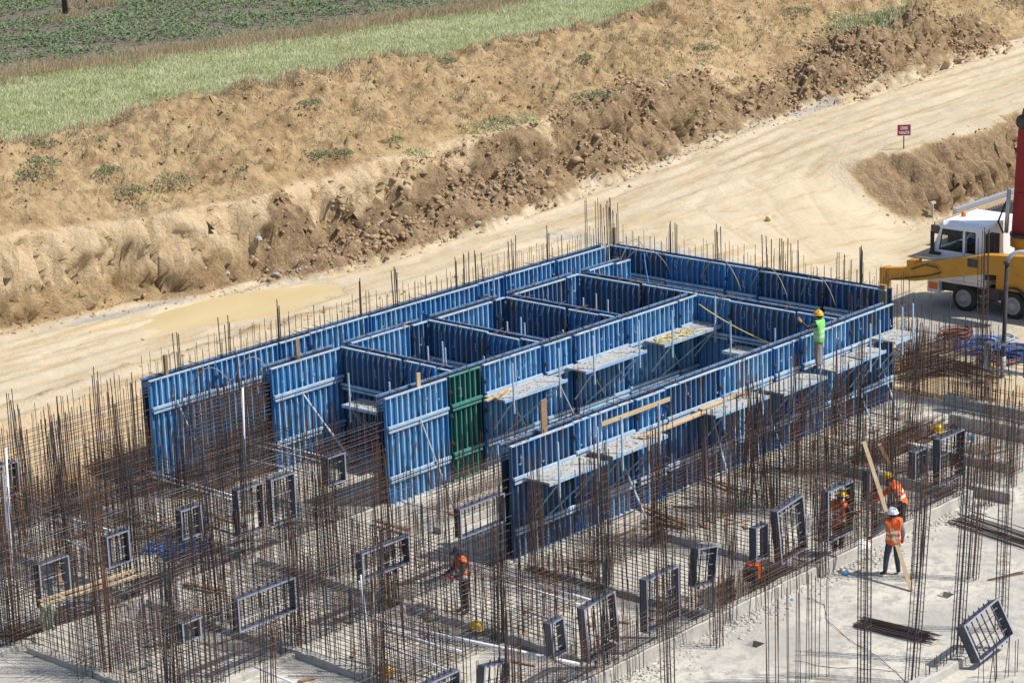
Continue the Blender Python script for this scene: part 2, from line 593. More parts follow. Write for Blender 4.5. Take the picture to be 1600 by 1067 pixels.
def terrain(X, Y):
    zr = zroad(X)
    nb = fbm(X * .35, Y * .35, 4)
    lo = ip(X, [0, 58, 62, 66, 72, 78, 82.5, 86, 200], [52.9, 52.9, 50.0, 46.5, 46.0, 49.5, 52.4, 53.0, 53.2])
    hi = ip(X, [0, 58, 62, 66, 76, 81, 83.5, 86, 200], [56.8, 57.0, 58.0, 59.5, 59.5, 58.6, 56.6, 55.3, 55.0])
    jag = (fbm(X * .8, Y * .25 + 40, 4) * .9 + billow(X * 1.6, Y * .5, 3) * .22) * sstep((X - 81.5) / 3)
    t = sstep((Y + jag - lo) / (hi - lo))
    low = 0.03 + .05 * nb
    z = low + (zr - low) * t
    cut = sstep((X - 81.5) / 3) * np.clip(1 - np.abs(t * 2 - 1) ** 3, 0, 1)
    z = z + cut * (billow(X * .8, Y * 1.1, 4) * .14 + fbm(X * 2.3, Y * 2.3, 4, .6) * .20 + np.clip(pn(X * 1.6 + 5, Y * 1.6) - .1, 0, 1) * .7)
    fine = fbm(X * 1.7, Y * 1.7, 4) * .035 + fbm(X * .5, Y * 2.6, 3) * .03
    z = z + fine * sstep((Y - 53) / 2)
    # wheel ruts along the road and the pushed up ridge at its pit side
    rut = np.sin((Y + .8 * pn(X * .12, Y * 0 + 3.3)) * 5.2) * .04 * sstep((Y - 57) / 2)
    z = z + rut * (1 + pn(X * .4, Y * .4))
    rid_y = 58.6 + .5 * pn(X * .2, X * 0 + 1.7)
    rid = gauss((Y - rid_y) / .28) * sstep((60 - X) / 4) * np.clip(.6 + 1.2 * pn(X * .9, X * 0), 0, 1.2)
    z = z + .22 * rid + .05 * rid * fbm(X * 5, Y * 5, 2)
    rid2 = gauss((Y - 56.9 - .3 * pn(X * .3, X * 0 + 9)) / .3) * sstep((61 - X) / 3)
    z = z + .16 * rid2 * (1 + fbm(X * 3, Y * 3, 3))
    trk = tracks(X, Y) * sstep((Y - 44) / 4) * ((X > SLAB_X1 + .3) | (Y > 55))
    z = z - .06 * trk + .02 * trk * np.sin(X * 9 + Y * 9)
    # puddle bed
    pd, pt = seg_d(X, Y, *PUD)
    pw = .95 + .8 * np.sin(np.pi * np.clip(pt, 0, 1)) + .5 * pn(X * .6, Y * .6)
    z = z - .15 * sstep((pw + .35 - pd) / .7)
    # the bank: cut face, then the tipped mound to its crest, then the field level behind
    fo = foot_of(X) + fbm(X * .22, X * 0 + 5.5, 3) * .9 + billow(X * .6, Y * .22, 3) * .20 + pn(X * 1.7, Y * .3) * .10
    d = Y - fo
    ff = ip(X, [0, 84, 92, 112, 118, 150], [3.0, 2.6, 1.6, 1.0, 1.3, 2.2]) + .5 * pn(X * .25, X * 0 + 2.2)
    fw = ip(X, [0, 60, 84, 95, 150], [.95, 1.1, 1.5, 2.5, 2.0])
    zf = zr + ff
    cy = 72.6 + .7 * pn(X * .11, X * 0 + 8.1)
    cz = ip(X, [0, 60, 108, 114, 120, 126, 132, 170], [6.2, 6.2, 6.45, 6.0, 5.3, 5.6, 7.2, 7.6]) + .75 * pn(X * .13, X * 0 + 4.4) + .35 * pn(X * .4, X * 0 + 1.4) + .18 * pn(X * 1.1, X * 0 + 7.4)
    fld = 4.6
    up = zf + (cz - zf) * np.clip((d - fw) / np.maximum(cy - fo - fw, 1), 0, 1) ** .85
    t1 = sstep(d / fw)
    bank = zr + (zf - zr) * t1
    bank = np.where(d > fw, up, bank)
    back = sstep((Y - cy - .2) / 4.5)
    bank = bank * (1 - back) + fld * back
    inb = sstep(d / .6)
    faceband = gauss((d - fw * .55) / (fw * .6))
    moundband = sstep((d - fw) / 1.5) * (1 - back)
    z = np.where(d > 0, bank, z)
    z = z + inb * faceband * (billow(X * .5, Y * .5, 4) * .16 + fbm(X * 2.4, Y * 2.4, 3) * .10)
    z = z + moundband * (fbm(X * .22, Y * .22, 3) * .45 + .30 * (1 - 2.5 * np.abs(pn(X * .42 + Y * .30, Y * .10))) + .16 * pn(X * 1.1 + Y * .7, Y * .3) + fbm(X * .7, Y * .8, 5, .6) * .22 + np.clip(pn(X * 1.3, Y * 1.3) - .10, 0, 1) * .62 + np.clip(pn(X * 2.9 + 5, Y * 2.9) - .08, 0, 1) * .46 + fbm(X * 3.7, Y * 3.7, 3, .6) * .13 + np.clip(pn(X * 2.1 + 50, Y * 2.1) - .22, 0, 1) * .55)
    z = z + .10 * fbm(X * .4, Y * .4, 3) * back
    # grooves run down the face
    z = z - inb * faceband * .30 * np.clip(gauss(pn(X * 1.3, Y * .12 + 7) / .10) * (pn(X * .4, X * 0 + 3) + .35), 0, 1)
    fresh = np.zeros_like(z)
    for hx, hy, rx, ry, hh in HEAPS:
        w = np.clip(1 - ((X - hx - .6 * pn(Y * .8, X * .5)) / rx) ** 2 - ((Y - hy) / ry) ** 2, 0, 1)
        lump = 1 + .16 * billow(X * 1.3 + hx, Y * 1.3, 3) + .22 * fbm(X * 2.6, Y * 2.6, 3)
        z = np.maximum(z, z * (w <= 0) + (w > 0) * (zr + hh * w ** .8 * lump))
        z = z + sstep(w * 2) * (.55 * np.maximum(pn(X * 2.0, Y * 2.0), pn(X * 2.0 + 40, Y * 2.0)) + .34 * np.maximum(pn(X * 4.1, Y * 4.1 + 9), pn(X * 4.1 + 80, Y * 4.1)) - .16)
        fresh = np.maximum(fresh, sstep(w * 3))
    # masks of what the ground is made of
    slabarea = (X < SLAB_X1) & (Y < SLAB_Y1) & (X > SLAB_X0) & (Y > SLAB_Y0)
    z = np.where(slabarea, -1.6, z)
    m = {}
    roadm = sstep((Y - 55.5) / 2.5) * (1 - sstep((d + .5) / .8))
    roadm = np.maximum(roadm, sstep((X - 62.4) / .8) * (1 - sstep((d + .5) / .8)) * (1 - np.clip(cut * 2.0, 0, 1)))
    m['m_track'] = trk * .6 * (d < -.4) * (1 - fresh)
    m['m_road'] = roadm * (1 - fresh) * (1 - .8 * np.clip(rid * .9 + rid2 * .8, 0, 1))
    grav = (.30 + .35 * gauss((X - 61) / 5) + .4 * gauss((X - 91) / 4)) * gauss((d + .9) / .5) + .55 * gauss((X - 70.5 + .35 * (Y - 52)) / 1.6) * sstep((62 - Y) / 3) * sstep((X - 63) / 2)
    grav = grav + .75 * gauss((X - 69.5) / 4.5) * gauss((Y - 43) / 3.0) + .5 * gauss((X - 51) / 4) * gauss((Y - 64.6) / .8)
    m['m_gravel'] = np.clip(grav, 0, 1) * (1 - fresh) * (d < .6)
    m['m_fresh'] = np.maximum(fresh, np.clip(1.0 * cut ** .6 + .55 * gauss((d - .2) / .5) * (X > 53), 0, 1))
    m['m_pale'] = inb * np.clip(1.1 * gauss((d - fw * .75) / (fw * .55)), 0, 1) * ip(X, [0, 75, 86, 92, 200], [.85, .8, .6, .2, .2])
    m['m_pale'] = np.maximum(m['m_pale'], .8 * sstep((Y - 53.6) / 1) * sstep((58 - Y) / 1) * sstep((62.5 - X) / 1))
    m['m_orange'] = gauss((Y - 53.4) / 1.6) * sstep((63 - X) / 1) * (Y > 52.4) * .75 + .55 * gauss((X - 64) / 2.2) * gauss((Y - 38) / 5)
    fieldline = 95.8 - .10 * (X - 70) + 2.6 * pn(X * .12, Y * 0 + 3) + 1.2 * pn(X * .45, Y * 0 + 8)
    m['m_grass'] = back * (1 - sstep((Y - fieldline) / 1.0))
    m['m_grass'] = np.maximum(m['m_grass'], .9 * gauss((X - 116) / 4) * gauss((Y - 71.5) / 1.8))
    m['m_field'] = back * sstep((Y - fieldline) / 1.0)
    return z, m


def axis_pts(segs):
    out = [segs[0][0]]
    for a, b_, st in segs:
        k = max(1, int(round((b_ - a) / st)))
        out += list(np.linspace(a, b_, k + 1)[1:])
    return np.array(out)


gx = axis_pts([(-1500, -200, 650), (-200, 5, 60), (5, 36, 4), (36, 44, .5), (44, 62, .15), (62, 90, .14), (90, 112, .17), (112, 135, .22), (135, 150, .5), (150, 200, 4), (200, 400, 40), (400, 2500, 700)])
gy = axis_pts([(-1500, -200, 650), (-200, 5, 60), (5, 30, 4), (30, 52, .5), (52, 62.4, .16), (62.4, 67.6, .065), (67.6, 75, .14), (75, 80, .3), (80, 110, 1.2), (110, 160, 5), (160, 400, 40), (400, 2500, 700)])
GX, GY = np.meshgrid(gx, gy, indexing='ij')
GZ, GM = terrain(GX, GY)
nx, ny = len(gx), len(gy)
# steep faces crumble: push them in and out along the level, by height as well as along the bank
slp = np.gradient(GZ, gy, axis=1)
wt = sstep((slp - .45) / 1.0) * ((GX > 36) & (GX < 150) & (GY > 52.6) & (GY < 80))
wt = (wt + np.roll(wt, 1, 1) + np.roll(wt, -1, 1) + np.roll(wt, 2, 1) + np.roll(wt, -2, 1)) / 5
crack = gauss(pn(GX * .85 + .25 * fbm(GZ * 1.1, GX * .3, 2), GZ * .16 + 3) / .035)
dyv = .55 * pn(GX * .38 + 2, GZ * .45) + .40 * fbm(GX * .7, GZ * .9, 4, .55) + .30 * np.abs(pn(GX * 1.5 + 9, GZ * 1.7)) + .26 * fbm(GX * 3.2, GZ * 3.2, 4, .6) + .35 * np.clip(pn(GX * 1.9 + 3, GZ * 1.9) - .15, 0, 1) - .40 * crack
GYD = GY - wt * dyv * (1 + .7 * (GY < 60))
GXD = GX + wt * .12 * fbm(GX * 2.2 + 31, GZ * 2.2, 3)
me = bpy.data.meshes.new('ground')
co = np.stack([GXD, GYD, GZ], -1).reshape(-1, 3)
me.vertices.add(nx * ny)
me.vertices.foreach_set('co', co.astype(np.float32).ravel())
I, J = np.meshgrid(np.arange(nx - 1), np.arange(ny - 1), indexing='ij')
q = np.stack([I * ny + J, (I + 1) * ny + J, (I + 1) * ny + J + 1, I * ny + J + 1], -1).reshape(-1, 4)
me.loops.add(q.size)
me.polygons.add(len(q))
me.loops.foreach_set('vertex_index', q.ravel().astype(np.int32))
me.polygons.foreach_set('loop_start', (np.arange(len(q)) * 4).astype(np.int32))
me.polygons.foreach_set('loop_total', np.full(len(q), 4, np.int32))
me.update()
me.polygons.foreach_set('use_smooth', np.ones(len(q), bool))
for k, v in GM.items():
    a = me.attributes.new(k, 'FLOAT', 'POINT')
    a.data.foreach_set('value', np.clip(v, 0, 1).astype(np.float32).ravel())
me.materials.append(MATS['soil'])
ground = tag(link('ground', me), kind='structure')


def gz(x, y):
    z, _ = terrain(np.array([float(x)]), np.array([float(y)]))
    return float(z[0])


def gzs(x, y):
    return terrain(np.asarray(x, float), np.asarray(y, float))[0]


def hit(px, py, z0=0.0):
    """point of the ground seen at a photograph pixel (marched along the sight line)"""
    d = ray(px, py)
    t = np.linspace(40, 190, 1501)
    X, Y, Z = CAMP.x + d.x * t, CAMP.y + d.y * t, CAMP.z + d.z * t
    g = terrain(X, Y)[0]
    g = np.where((X < SLAB_X1) & (Y < SLAB_Y1), 0.0, g)
    k = np.argmax(Z <= g)
    return Vector((X[k], Y[k], g[k]))


# puddle: a level sheet of muddy water in the road's hollow
cx, cy_ = (PUD[0].x + PUD[1].x) / 2, (PUD[0].y + PUD[1].y) / 2
ax = Vector((PUD[1].x - PUD[0].x, PUD[1].y - PUD[0].y, 0))
L = ax.length
ax.normalize()
ay = Vector((-ax.y, ax.x, 0))
pv = []
for k in range(48):
    a = 2 * math.pi * k / 48
    rr = 1 + .08 * math.sin(3 * a + 1) + .05 * math.sin(7 * a)
    pv.append(Vector((cx, cy_, 1.445)) + ax * (math.cos(a) * (L / 2 + 2.6) * rr) + ay * (math.sin(a) * 3.0 * rr))
mb = MB().add(pv, [tuple(range(48))])
tag(mb.build('puddle', 'puddle'), kind='structure')

# ------------------------------------------------------------------ cast slab, with two sunken pits and two small box-outs
PITS = []        # x0,x1,y0,y1,depth


def pit_at(px0, py0, px1, py1, dep):
    a, b_ = at(px0, py0), at(px1, py1)
    PITS.append((min(a.x, b_.x), max(a.x, b_.x), min(a.y, b_.y), max(a.y, b_.y), dep))


PITS.append((43.3, 47.6, 33.3, 34.7, .75))
PITS.append((50.3, 52.4, 33.3, 34.5, .6))
for px, py in ((1478, 929), (1180, 1006)):
    p = at(px, py)
    PITS.append((p.x - .16, p.x + .16, p.y - .16, p.y + .16, .3))
xs = sorted({SLAB_X0, SLAB_X1, *[v for p in PITS for v in p[:2]]})
ys = sorted({SLAB_Y0, SLAB_Y1, *[v for p in PITS for v in p[2:4]]})


def refine(v, st):
    out = [v[0]]
    for a, b_ in zip(v, v[1:]):
        k = max(1, int((b_ - a) / st))
        out += [a + (b_ - a) * (i + 1) / k for i in range(k)]
    return out


xs, ys = refine(xs, .45), refine(ys, .45)
mb = MB()
sv = {}


def sidx(i, j):
    if (i, j) not in sv:
        sv[(i, j)] = len(mb.v)
        x, y = xs[i], ys[j]
        mb.v.append((x, y, 0.012 * math.sin(x * 1.3 + y) * math.sin(y * .9)))
    return sv[(i, j)]


def in_pit(x, y):
    return any(p[0] < x < p[1] and p[2] < y < p[3] for p in PITS)


for i in range(len(xs) - 1):
    for j in range(len(ys) - 1):
        if not in_pit((xs[i] + xs[i + 1]) / 2, (ys[j] + ys[j + 1]) / 2):
            mb.f.append((sidx(i, j), sidx(i + 1, j), sidx(i + 1, j + 1), sidx(i, j + 1)))
            mb.m.append(0)
for x0, x1, y0, y1, dp in PITS:
    vs = [(x0, y0, .012), (x1, y0, .012), (x1, y1, .012), (x0, y1, .012), (x0, y0, -dp), (x1, y0, -dp), (x1, y1, -dp), (x0, y1, -dp)]
    mb.add(vs, [(0, 1, 5, 4), (1, 2, 6, 5), (2, 3, 7, 6), (3, 0, 4, 7), (4, 5, 6, 7)])
# slab edges
mb.add([(SLAB_X1, SLAB_Y0, .012), (SLAB_X1, SLAB_Y1, .012), (SLAB_X1, SLAB_Y1, -1.2), (SLAB_X1, SLAB_Y0, -1.2)], [(0, 1, 2, 3)])
tag(link('concrete_slab', mb.mesh('concrete_slab', 'slab')), kind='structure')

# ------------------------------------------------------------------ blue steel formwork walls
FH = 3.2
ORD = ['first', 'second', 'third', 'fourth', 'fifth', 'sixth', 'seventh', 'eighth', 'ninth', 'tenth', 'eleventh', 'twelfth']
RIB = {}


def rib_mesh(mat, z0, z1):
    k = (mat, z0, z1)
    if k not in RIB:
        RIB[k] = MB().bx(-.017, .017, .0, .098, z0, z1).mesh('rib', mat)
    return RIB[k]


SHEET = {}


def sheet_mesh(w, mat, rail, z0, z1):
    """skin sheet with its edge flanges; sits between the rib line and the concrete"""
    k = (round(w, 3), mat, rail, z0, z1)
    if k not in SHEET:
        m = MB()
        m.bx(0.004, w - .004, .099, .107, z0, z1 - .05)
        m.bx(.004, .03, .006, .098, z0, z1 - .05)
        m.bx(w - .03, w - .004, .006, .098, z0, z1 - .05)
        m.bx(.004, w - .004, .004, .098, z0 - .04, z0, 1)
        m.bx(.004, w - .004, -.004, .075, z1 - .05, z1 - .012, 1)
        SHEET[k] = m.mesh('panel', [mat, rail])
    return SHEET[k]


HOOK = MB().tube([(0, -.02, 0), (0, -.02, -.22), (.05, -.02, -.26), (.09, -.02, -.22)], .012, 4).mesh('hook', 'rail_blue')
CLAMP = MB().bx(-.05, .05, -.03, .0, -.06, .06).bx(-.02, .02, -.09, -.03, -.02, .02).mesh('clamp', 'dark_metal')


def form_wall(label, x, y, rz, length, widths, mats, ribm='rib_blue_lit', walers=(2.28, .85), start_h=(.45, .75), far=True, gap=.26, waler_skip=(), bars=True, z1=FH, hooks=True, gaps=True):
    """one wall of formwork: local x along it, local y into it; panels > ribs, walers, the far skin and the starter bars between"""
    rng = random.Random(int(x * 31 + y * 17))
    t = thing('formwork_shutter', label, 'formwork', (x, y, 0), rz)
    u, k = 0.0, 0
    cuts = []
    while u < length - .02:
        w = min(widths[k % len(widths)], length - u)
        if length - u - w < .45:
            w = length - u
        cuts.append((u, w))
        u += w + (rng.choice((.0, .02, .10, .16)) if gaps else 0)
        k += 1
    for k, (u, w) in enumerate(cuts):
        mat = mats[k % len(mats)]
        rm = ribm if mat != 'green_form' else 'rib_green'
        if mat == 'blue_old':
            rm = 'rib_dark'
        dz = rng.uniform(-.03, .03)
        p = link('panel', sheet_mesh(w, mat, 'rail_blue' if mat != 'green_form' else 'rib_green', .06, z1), t, (u, 0, dz))
        if mat == 'green_form':
            p['label'] = 'narrow green panel among the blue ones'
        nr = max(2, int(round(w / .235)))
        for i in range(1, nr):
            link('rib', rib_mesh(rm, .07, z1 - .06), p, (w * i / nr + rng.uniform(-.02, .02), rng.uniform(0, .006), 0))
        for wz in walers:
            if (k, wz) in waler_skip:
                continue
            o = MB().bx(.02, w - .02, -.075, -.004, wz, wz + .075).bx(.05, w - .05, -.05, -.006, wz - .12, wz - .05).build(
                'waler', 'rail_blue' if mat != 'green_form' else 'rib_green', t, loc=(u, 0, dz + rng.uniform(-.04, .04)))
        if hooks:
            for i in range(int(w / 1.2) + 1):
                o = link('hook', HOOK, p, (rng.uniform(.2, w - .15), 0, z1 - rng.uniform(.12, .5)))
                o.rotation_euler.z = rng.choice((0, math.pi))
        if k:
            for zz in (.5, 1.2, 1.9, 2.7):
                link('clamp', CLAMP, p, (0, 0, zz + rng.uniform(-.1, .1)))
    if far:
        m = MB()
        m.bx(0, length, .107 + gap, .118 + gap, .05, z1 - .05)
        m.bx(0, length, .107 + gap, .165 + gap, z1 - .05, z1 - .01, 1)
        m.bx(0, length, .119 + gap, .20 + gap, .04, .10, 1)
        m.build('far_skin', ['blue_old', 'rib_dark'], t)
    if bars:
        sp = .125 if start_h[0] > .2 else .20
        nb = int(length / sp)
        for i in range(nb):
            h = z1 + rng.uniform(*start_h)
            yy = .107 + (.05 if i % 2 else gap - .05)
            xx = (i + .5) * sp + rng.uniform(-.04, .04)
            bar('starter_bar', (xx, yy, .3), (xx + rng.uniform(-.04, .04), yy + rng.uniform(-.03, .03), h), .008, 'steel' if rng.random() < .6 else 'rust', t)
        for yy in (.107 + .035, .107 + gap - .035):
            for q in range(2):
                zz = z1 - .05 - q * .22
                bar('lacing_bar', (.05, yy, zz), (length - .05, yy, zz + .0), .010, 'rust' if q else 'steel', t)
        # loose ties across the top edge
        for i in range(int(length / .9)):
            xx = rng.uniform(.1, length - .1)
            bar('tie_rod', (xx, -.05, z1 + .02), (xx + rng.uniform(-.2, .2), .107 + gap + .15, z1 + .05), .011, 'rust', t)
    return t


R0, RM = 0.0, -math.pi / 2
wallA = form_wall('long back wall of blue formwork beside the dirt road', 41.95, 52.4, R0, 20.75, [2.5, 2.5, 1.25, 2.5], ['blue', 'blue', 'blue_deep', 'blue'], start_h=(.30, .80), walers=(2.28,))
wallB1 = form_wall('short blue formwork wall with a white prop leaning on it, left of the rooms', 44.95, 50.5, R0, 2.85, [2.5, 1.25], ['blue', 'blue_old'], start_h=(.05, .2))
wallB2 = form_wall('sunlit blue formwork wall at the back of the leftmost room', 48.25, 50.5, R0, 3.3, [2.5, 1.25], ['blue', 'blue_old'], start_h=(.03, .12), walers=())
wallB3 = form_wall('sunlit blue formwork wall at the back of the middle room', 52.05, 50.5, R0, 3.1, [2.5, 1.25], ['blue', 'blue_old'], start_h=(.03, .12), walers=())
wallB4 = form_wall('sunlit blue formwork wall at the back of the room next to the right corner', 55.65, 50.5, R0, 3.2, [2.5, 1.25], ['blue_old', 'blue_deep'], start_h=(.03, .12), walers=())
wallB5 = form_wall('short free end of blue formwork wall with tan cables looped over it', 59.4, 50.5, R0, 2.15, [1.25], ['blue'], start_h=(.03, .12), walers=())
wallC = form_wall('middle long wall of blue formwork with one green panel', 44.7, 45.57, R0, 14.15, [2.5, 1.3, 2.5, 1.25, 2.5, 2.5, 1.25], ['blue', 'green_form', 'blue', 'blue', 'blue_deep', 'blue', 'blue'], start_h=(.02, .14))
wallD = form_wall('long front wall of blue formwork facing the rebar and window frames', 43.5, 39.8, R0, 17.85, [2.5, 2.5, 1.25], ['blue_old', 'blue_deep', 'blue', 'blue_old', 'blue', 'blue_deep', 'blue'], start_h=(.02, .16))
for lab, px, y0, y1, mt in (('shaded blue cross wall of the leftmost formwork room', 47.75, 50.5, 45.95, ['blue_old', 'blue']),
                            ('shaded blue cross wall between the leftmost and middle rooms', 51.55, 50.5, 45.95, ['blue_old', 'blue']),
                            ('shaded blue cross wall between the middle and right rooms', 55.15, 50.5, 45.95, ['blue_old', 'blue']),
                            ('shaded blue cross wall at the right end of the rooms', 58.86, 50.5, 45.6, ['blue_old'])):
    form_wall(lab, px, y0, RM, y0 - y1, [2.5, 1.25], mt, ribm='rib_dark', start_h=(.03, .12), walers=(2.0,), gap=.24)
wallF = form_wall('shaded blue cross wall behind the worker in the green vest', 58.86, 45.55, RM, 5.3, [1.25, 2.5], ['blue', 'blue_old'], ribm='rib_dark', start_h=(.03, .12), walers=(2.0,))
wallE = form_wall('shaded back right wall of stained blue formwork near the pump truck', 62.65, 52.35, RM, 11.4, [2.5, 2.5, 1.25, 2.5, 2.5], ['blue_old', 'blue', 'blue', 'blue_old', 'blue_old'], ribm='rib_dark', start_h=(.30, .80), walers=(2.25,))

# tall bar clusters standing out of the back walls
def cluster(label, p, n, w, along, h0, h1, grp, spread=.10, r=.012):
    t = thing('bar_cluster', label, 'rebar', (p.x, p.y, 2.4), 0, grp)
    rng = random.Random(int(p.x * 100 + p.y * 7))
    for i in range(n):
        s = (i + .5) / n * w - w / 2
        dx, dy = (s, 0) if along == 'X' else (0, s)
        dy2, dx2 = (rng.choice((-1, 1)) * spread, 0) if along == 'X' else (0, rng.choice((-1, 1)) * spread)
        x0, y0 = dx + dx2, dy + dy2
        bar('bar', (x0, y0, 0), (x0 + rng.uniform(-.05, .05), y0 + rng.uniform(-.05, .05), rng.uniform(h0, h1) - 2.4), r, 'steel' if rng.random() < .75 else 'rust', t)
    return t


gA = 'bar clusters standing out of the back walls'
for i_, px in enumerate((275, 348, 432, 563, 622, 803, 858, 961)):
    p = onY(px, 480, 52.66)
    cluster('%s narrow cluster of tall dark bars from the left on the back wall' % ORD[i_], Vector((p.x, 52.66, 0)), 4, .25, 'X', 4.1, 4.5, gA, .08, .016)
p = onY(731, 420, 52.66)
cluster('row of eight dark bars standing out of the back wall', Vector((p.x, 52.66, 0)), 8, 1.5, 'X', 4.1, 4.3, None, .09, .016)
cluster('tall comb of bars standing out of the far corner of the back walls', Vector((62.75, 52.75, 0)), 13, 1.6, 'X', 4.5, 4.9, None, .14, .012)
for px, lab in ((1052, 'pair of dark bars on the back right wall nearest the corner'), (1122, 'four dark bars standing on the middle of the back right wall'), (1345, 'thick dark bar pair at the truck end of the back right wall')):
    p = onX(px, 420, 62.9)
    cluster(lab, Vector((62.9, p.y, 0)), 4, .22, 'Y', 4.2, 4.45, None, .08, .018)
p = onX(1220, 400, 62.9)
cluster('row of nine dark bars standing out of the back right wall', Vector((62.9, p.y, 0)), 9, 1.45, 'Y', 4.2, 4.4, None, .09, .016)
p = onX(1318, 410, 62.9)
cluster('small cluster of thin bars near the truck end of the back right wall', Vector((62.9, p.y, 0)), 5, .5, 'Y', 3.9, 4.2, None, .09, .012)
# timber posts at wall ends
for px, py, pl, v, lab in ((1380, 455, 'X', 62.72, 'tan timber post closing the truck end of the back right wall'),):
    p = onX(px, py, v)
    m = MB().bx(-.07, .07, -.1, .1, 0, 3.35)
    tag(m.build('timber_post', 'timber_old', loc=(p.x, p.y, 0)), lab, 'post')
for px, v, lab in ((258, 52.6, 'dark timber stub on the left end of the back wall'), (964, 52.45, 'brown timber stub at the far corner of the back wall')):
    p = onY(px, 560, v)
    tag(MB().bx(-.05, .05, -.05, .05, 2.6, 3.75).build('timber_stub', 'timber_old', loc=(p.x, v, 0)), lab, 'timber')

# ------------------------------------------------------------------ platforms hung on the walls
PN = [0]


def platform(label, x, y, rz, w, dep=.85, z=2.28, posts=True, dirt=True, braces=True):
    """bracket platform: deck boards, blue edge, brackets, guard posts; local -y is outward"""
    rng = random.Random(int(x * 13 + y * 5))
    z += rng.uniform(-.05, .04)
    dep *= rng.uniform(.92, 1.06)
    t = thing('work_platform', label, 'scaffold', (x, y, z), rz)
    t.rotation_euler = (rng.uniform(-.02, .02), rng.uniform(-.012, .012), rz)
    nb = 4
    for i in range(nb):
        y0 = -.09 - dep * i / nb
        MB().bx(0, w + rng.uniform(-.06, .06), y0 - dep / nb + .012, y0, -.02 + rng.uniform(-.006, .006), .03).build('deck_board', 'deck', t)
    MB().bx(-.02, w + .02, -.09 - dep - .03, -.09 - dep, -.06, .035).build('edge_rail', 'rail_blue', t)
    for u in (.35, w - .35):
        m = MB()
        m.bx(u - .025, u + .025, -.09 - dep, -.08, -.10, -.03)
        m.tube([(u, -.09 - dep, -.08), (u, -.10, -1.05)], .022, 6)
        m.build('bracket', 'rail_blue', t)
        if posts:
            m = MB().bx(u - .022, u + .022, -.09 - dep - .06, -.09 - dep - .02, -.45, 1.05)
            m.tube([(u + .03, -.09 - dep - .07, .35), (u + .10, -.09 - dep - .07, .35), (u + .10, -.09 - dep - .07, .5)], .012, 4)
            m.build('guard_post', 'rail_blue', t)
    if braces:
        bar('diagonal_brace', (.3, -.09 - dep, -.08), (w * .62, -.10, -1.25), .020, 'hub_grey', t, 6)
        bar('diagonal_brace', (w - .3, -.09 - dep, -.08), (w * .3, -.10, -1.3), .020, 'rail_blue', t, 6)
    if dirt:
        m = MB()
        for i in range(int(w * 45)):
            s = .008 + .04 * rng.random() ** 3
            m.box((rng.uniform(.1, w - .1), rng.uniform(-.06 - dep, -.12), .03 + s * .3), (s * 1.5, s, s * .7), 0, Matrix.Rotation(rng.uniform(0, 3), 3, 'Z'))
        tag(m.build('mortar_crumbs', 'deck', t), kind='stuff')
    return t


def plat_px(label, x0, x1, yref, Yw, **k):
    a, b_ = onY(x0, yref, Yw), onY(x1, yref, Yw)
    return platform(label, a.x, Yw, 0, b_.x - a.x, **k)


plat_px('dusty platform on the middle wall beside the green panel', 752, 850, 600, 45.57)
plat_px('dusty platform in the middle of the middle wall', 880, 975, 560, 45.57)
plat_px('platform on the middle wall carrying a yellow hose', 1003, 1092, 520, 45.57)
plat_px('leftmost rubble strewn platform on the front wall', 815, 905, 730, 39.8)
plat_px('rubble strewn platform on the front wall below a timber plank', 915, 1000, 690, 39.8)
plat_px('platform on the front wall carrying two planks', 1078, 1162, 625, 39.8)
plat_px('platform on the front wall just left of the worker in the green vest', 1182, 1250, 590, 39.8, z=2.2)
plat_px('platform under the worker in the green vest', 1262, 1304, 575, 39.8, posts=False)
plat_px('platform on the front wall just right of the worker in the green vest', 1314, 1349, 545, 39.8, z=2.18, dep=.75)
plat_px('rightmost platform at the end of the front wall', 1356, 1392, 525, 39.8, z=2.36, dep=.95)
# inside the rooms
for lab, x0, Y in (('grey platform in the back corner of the leftmost room', 50.1, 50.5), ('grey platform in the back corner of the middle room', 53.7, 50.5), ('grey platform in the back corner of the right room', 57.4, 50.5)):
    platform(lab, x0, Y, 0, 1.35, .9, z=1.75)
for lab, X, y0, w in (('platform along the shaded cross wall of the leftmost room', 51.55, 49.2, 2.3), ('platform along the shaded cross wall of the middle room', 55.15, 49.2, 2.3),
                      ('platform along the shaded cross wall of the right room', 58.86, 48.9, 2.3), ('platform on the shaded cross wall behind the green vest worker', 58.86, 43.9, 2.4),
                      ('platform on the shaded cross wall left of the rooms', 47.75, 49.6, 2.4)):
    platform(lab, X, y0, RM, w, .8, z=1.75)


# ------------------------------------------------------------------ raking props with their foot blocks
def prop(label, top, foot, mat='rail_blue', grp=None):
    t = thing('raking_prop', label, 'prop', foot, 0, grp)
    a = Vector(top) - Vector(foot)
    bar('outer_tube', (0, 0, .05), a * .55, .034, mat, t, 8)
    bar('inner_tube', a * .53, a, .024, mat, t, 8)
    m = MB().box(a * .54, (.12, .05, .07))
    m.build('collar', 'dark_metal', t)
    MB().bx(-.18, .18, -.09, .09, .0, .07).build('foot_block', 'timber_old', t)
    return t


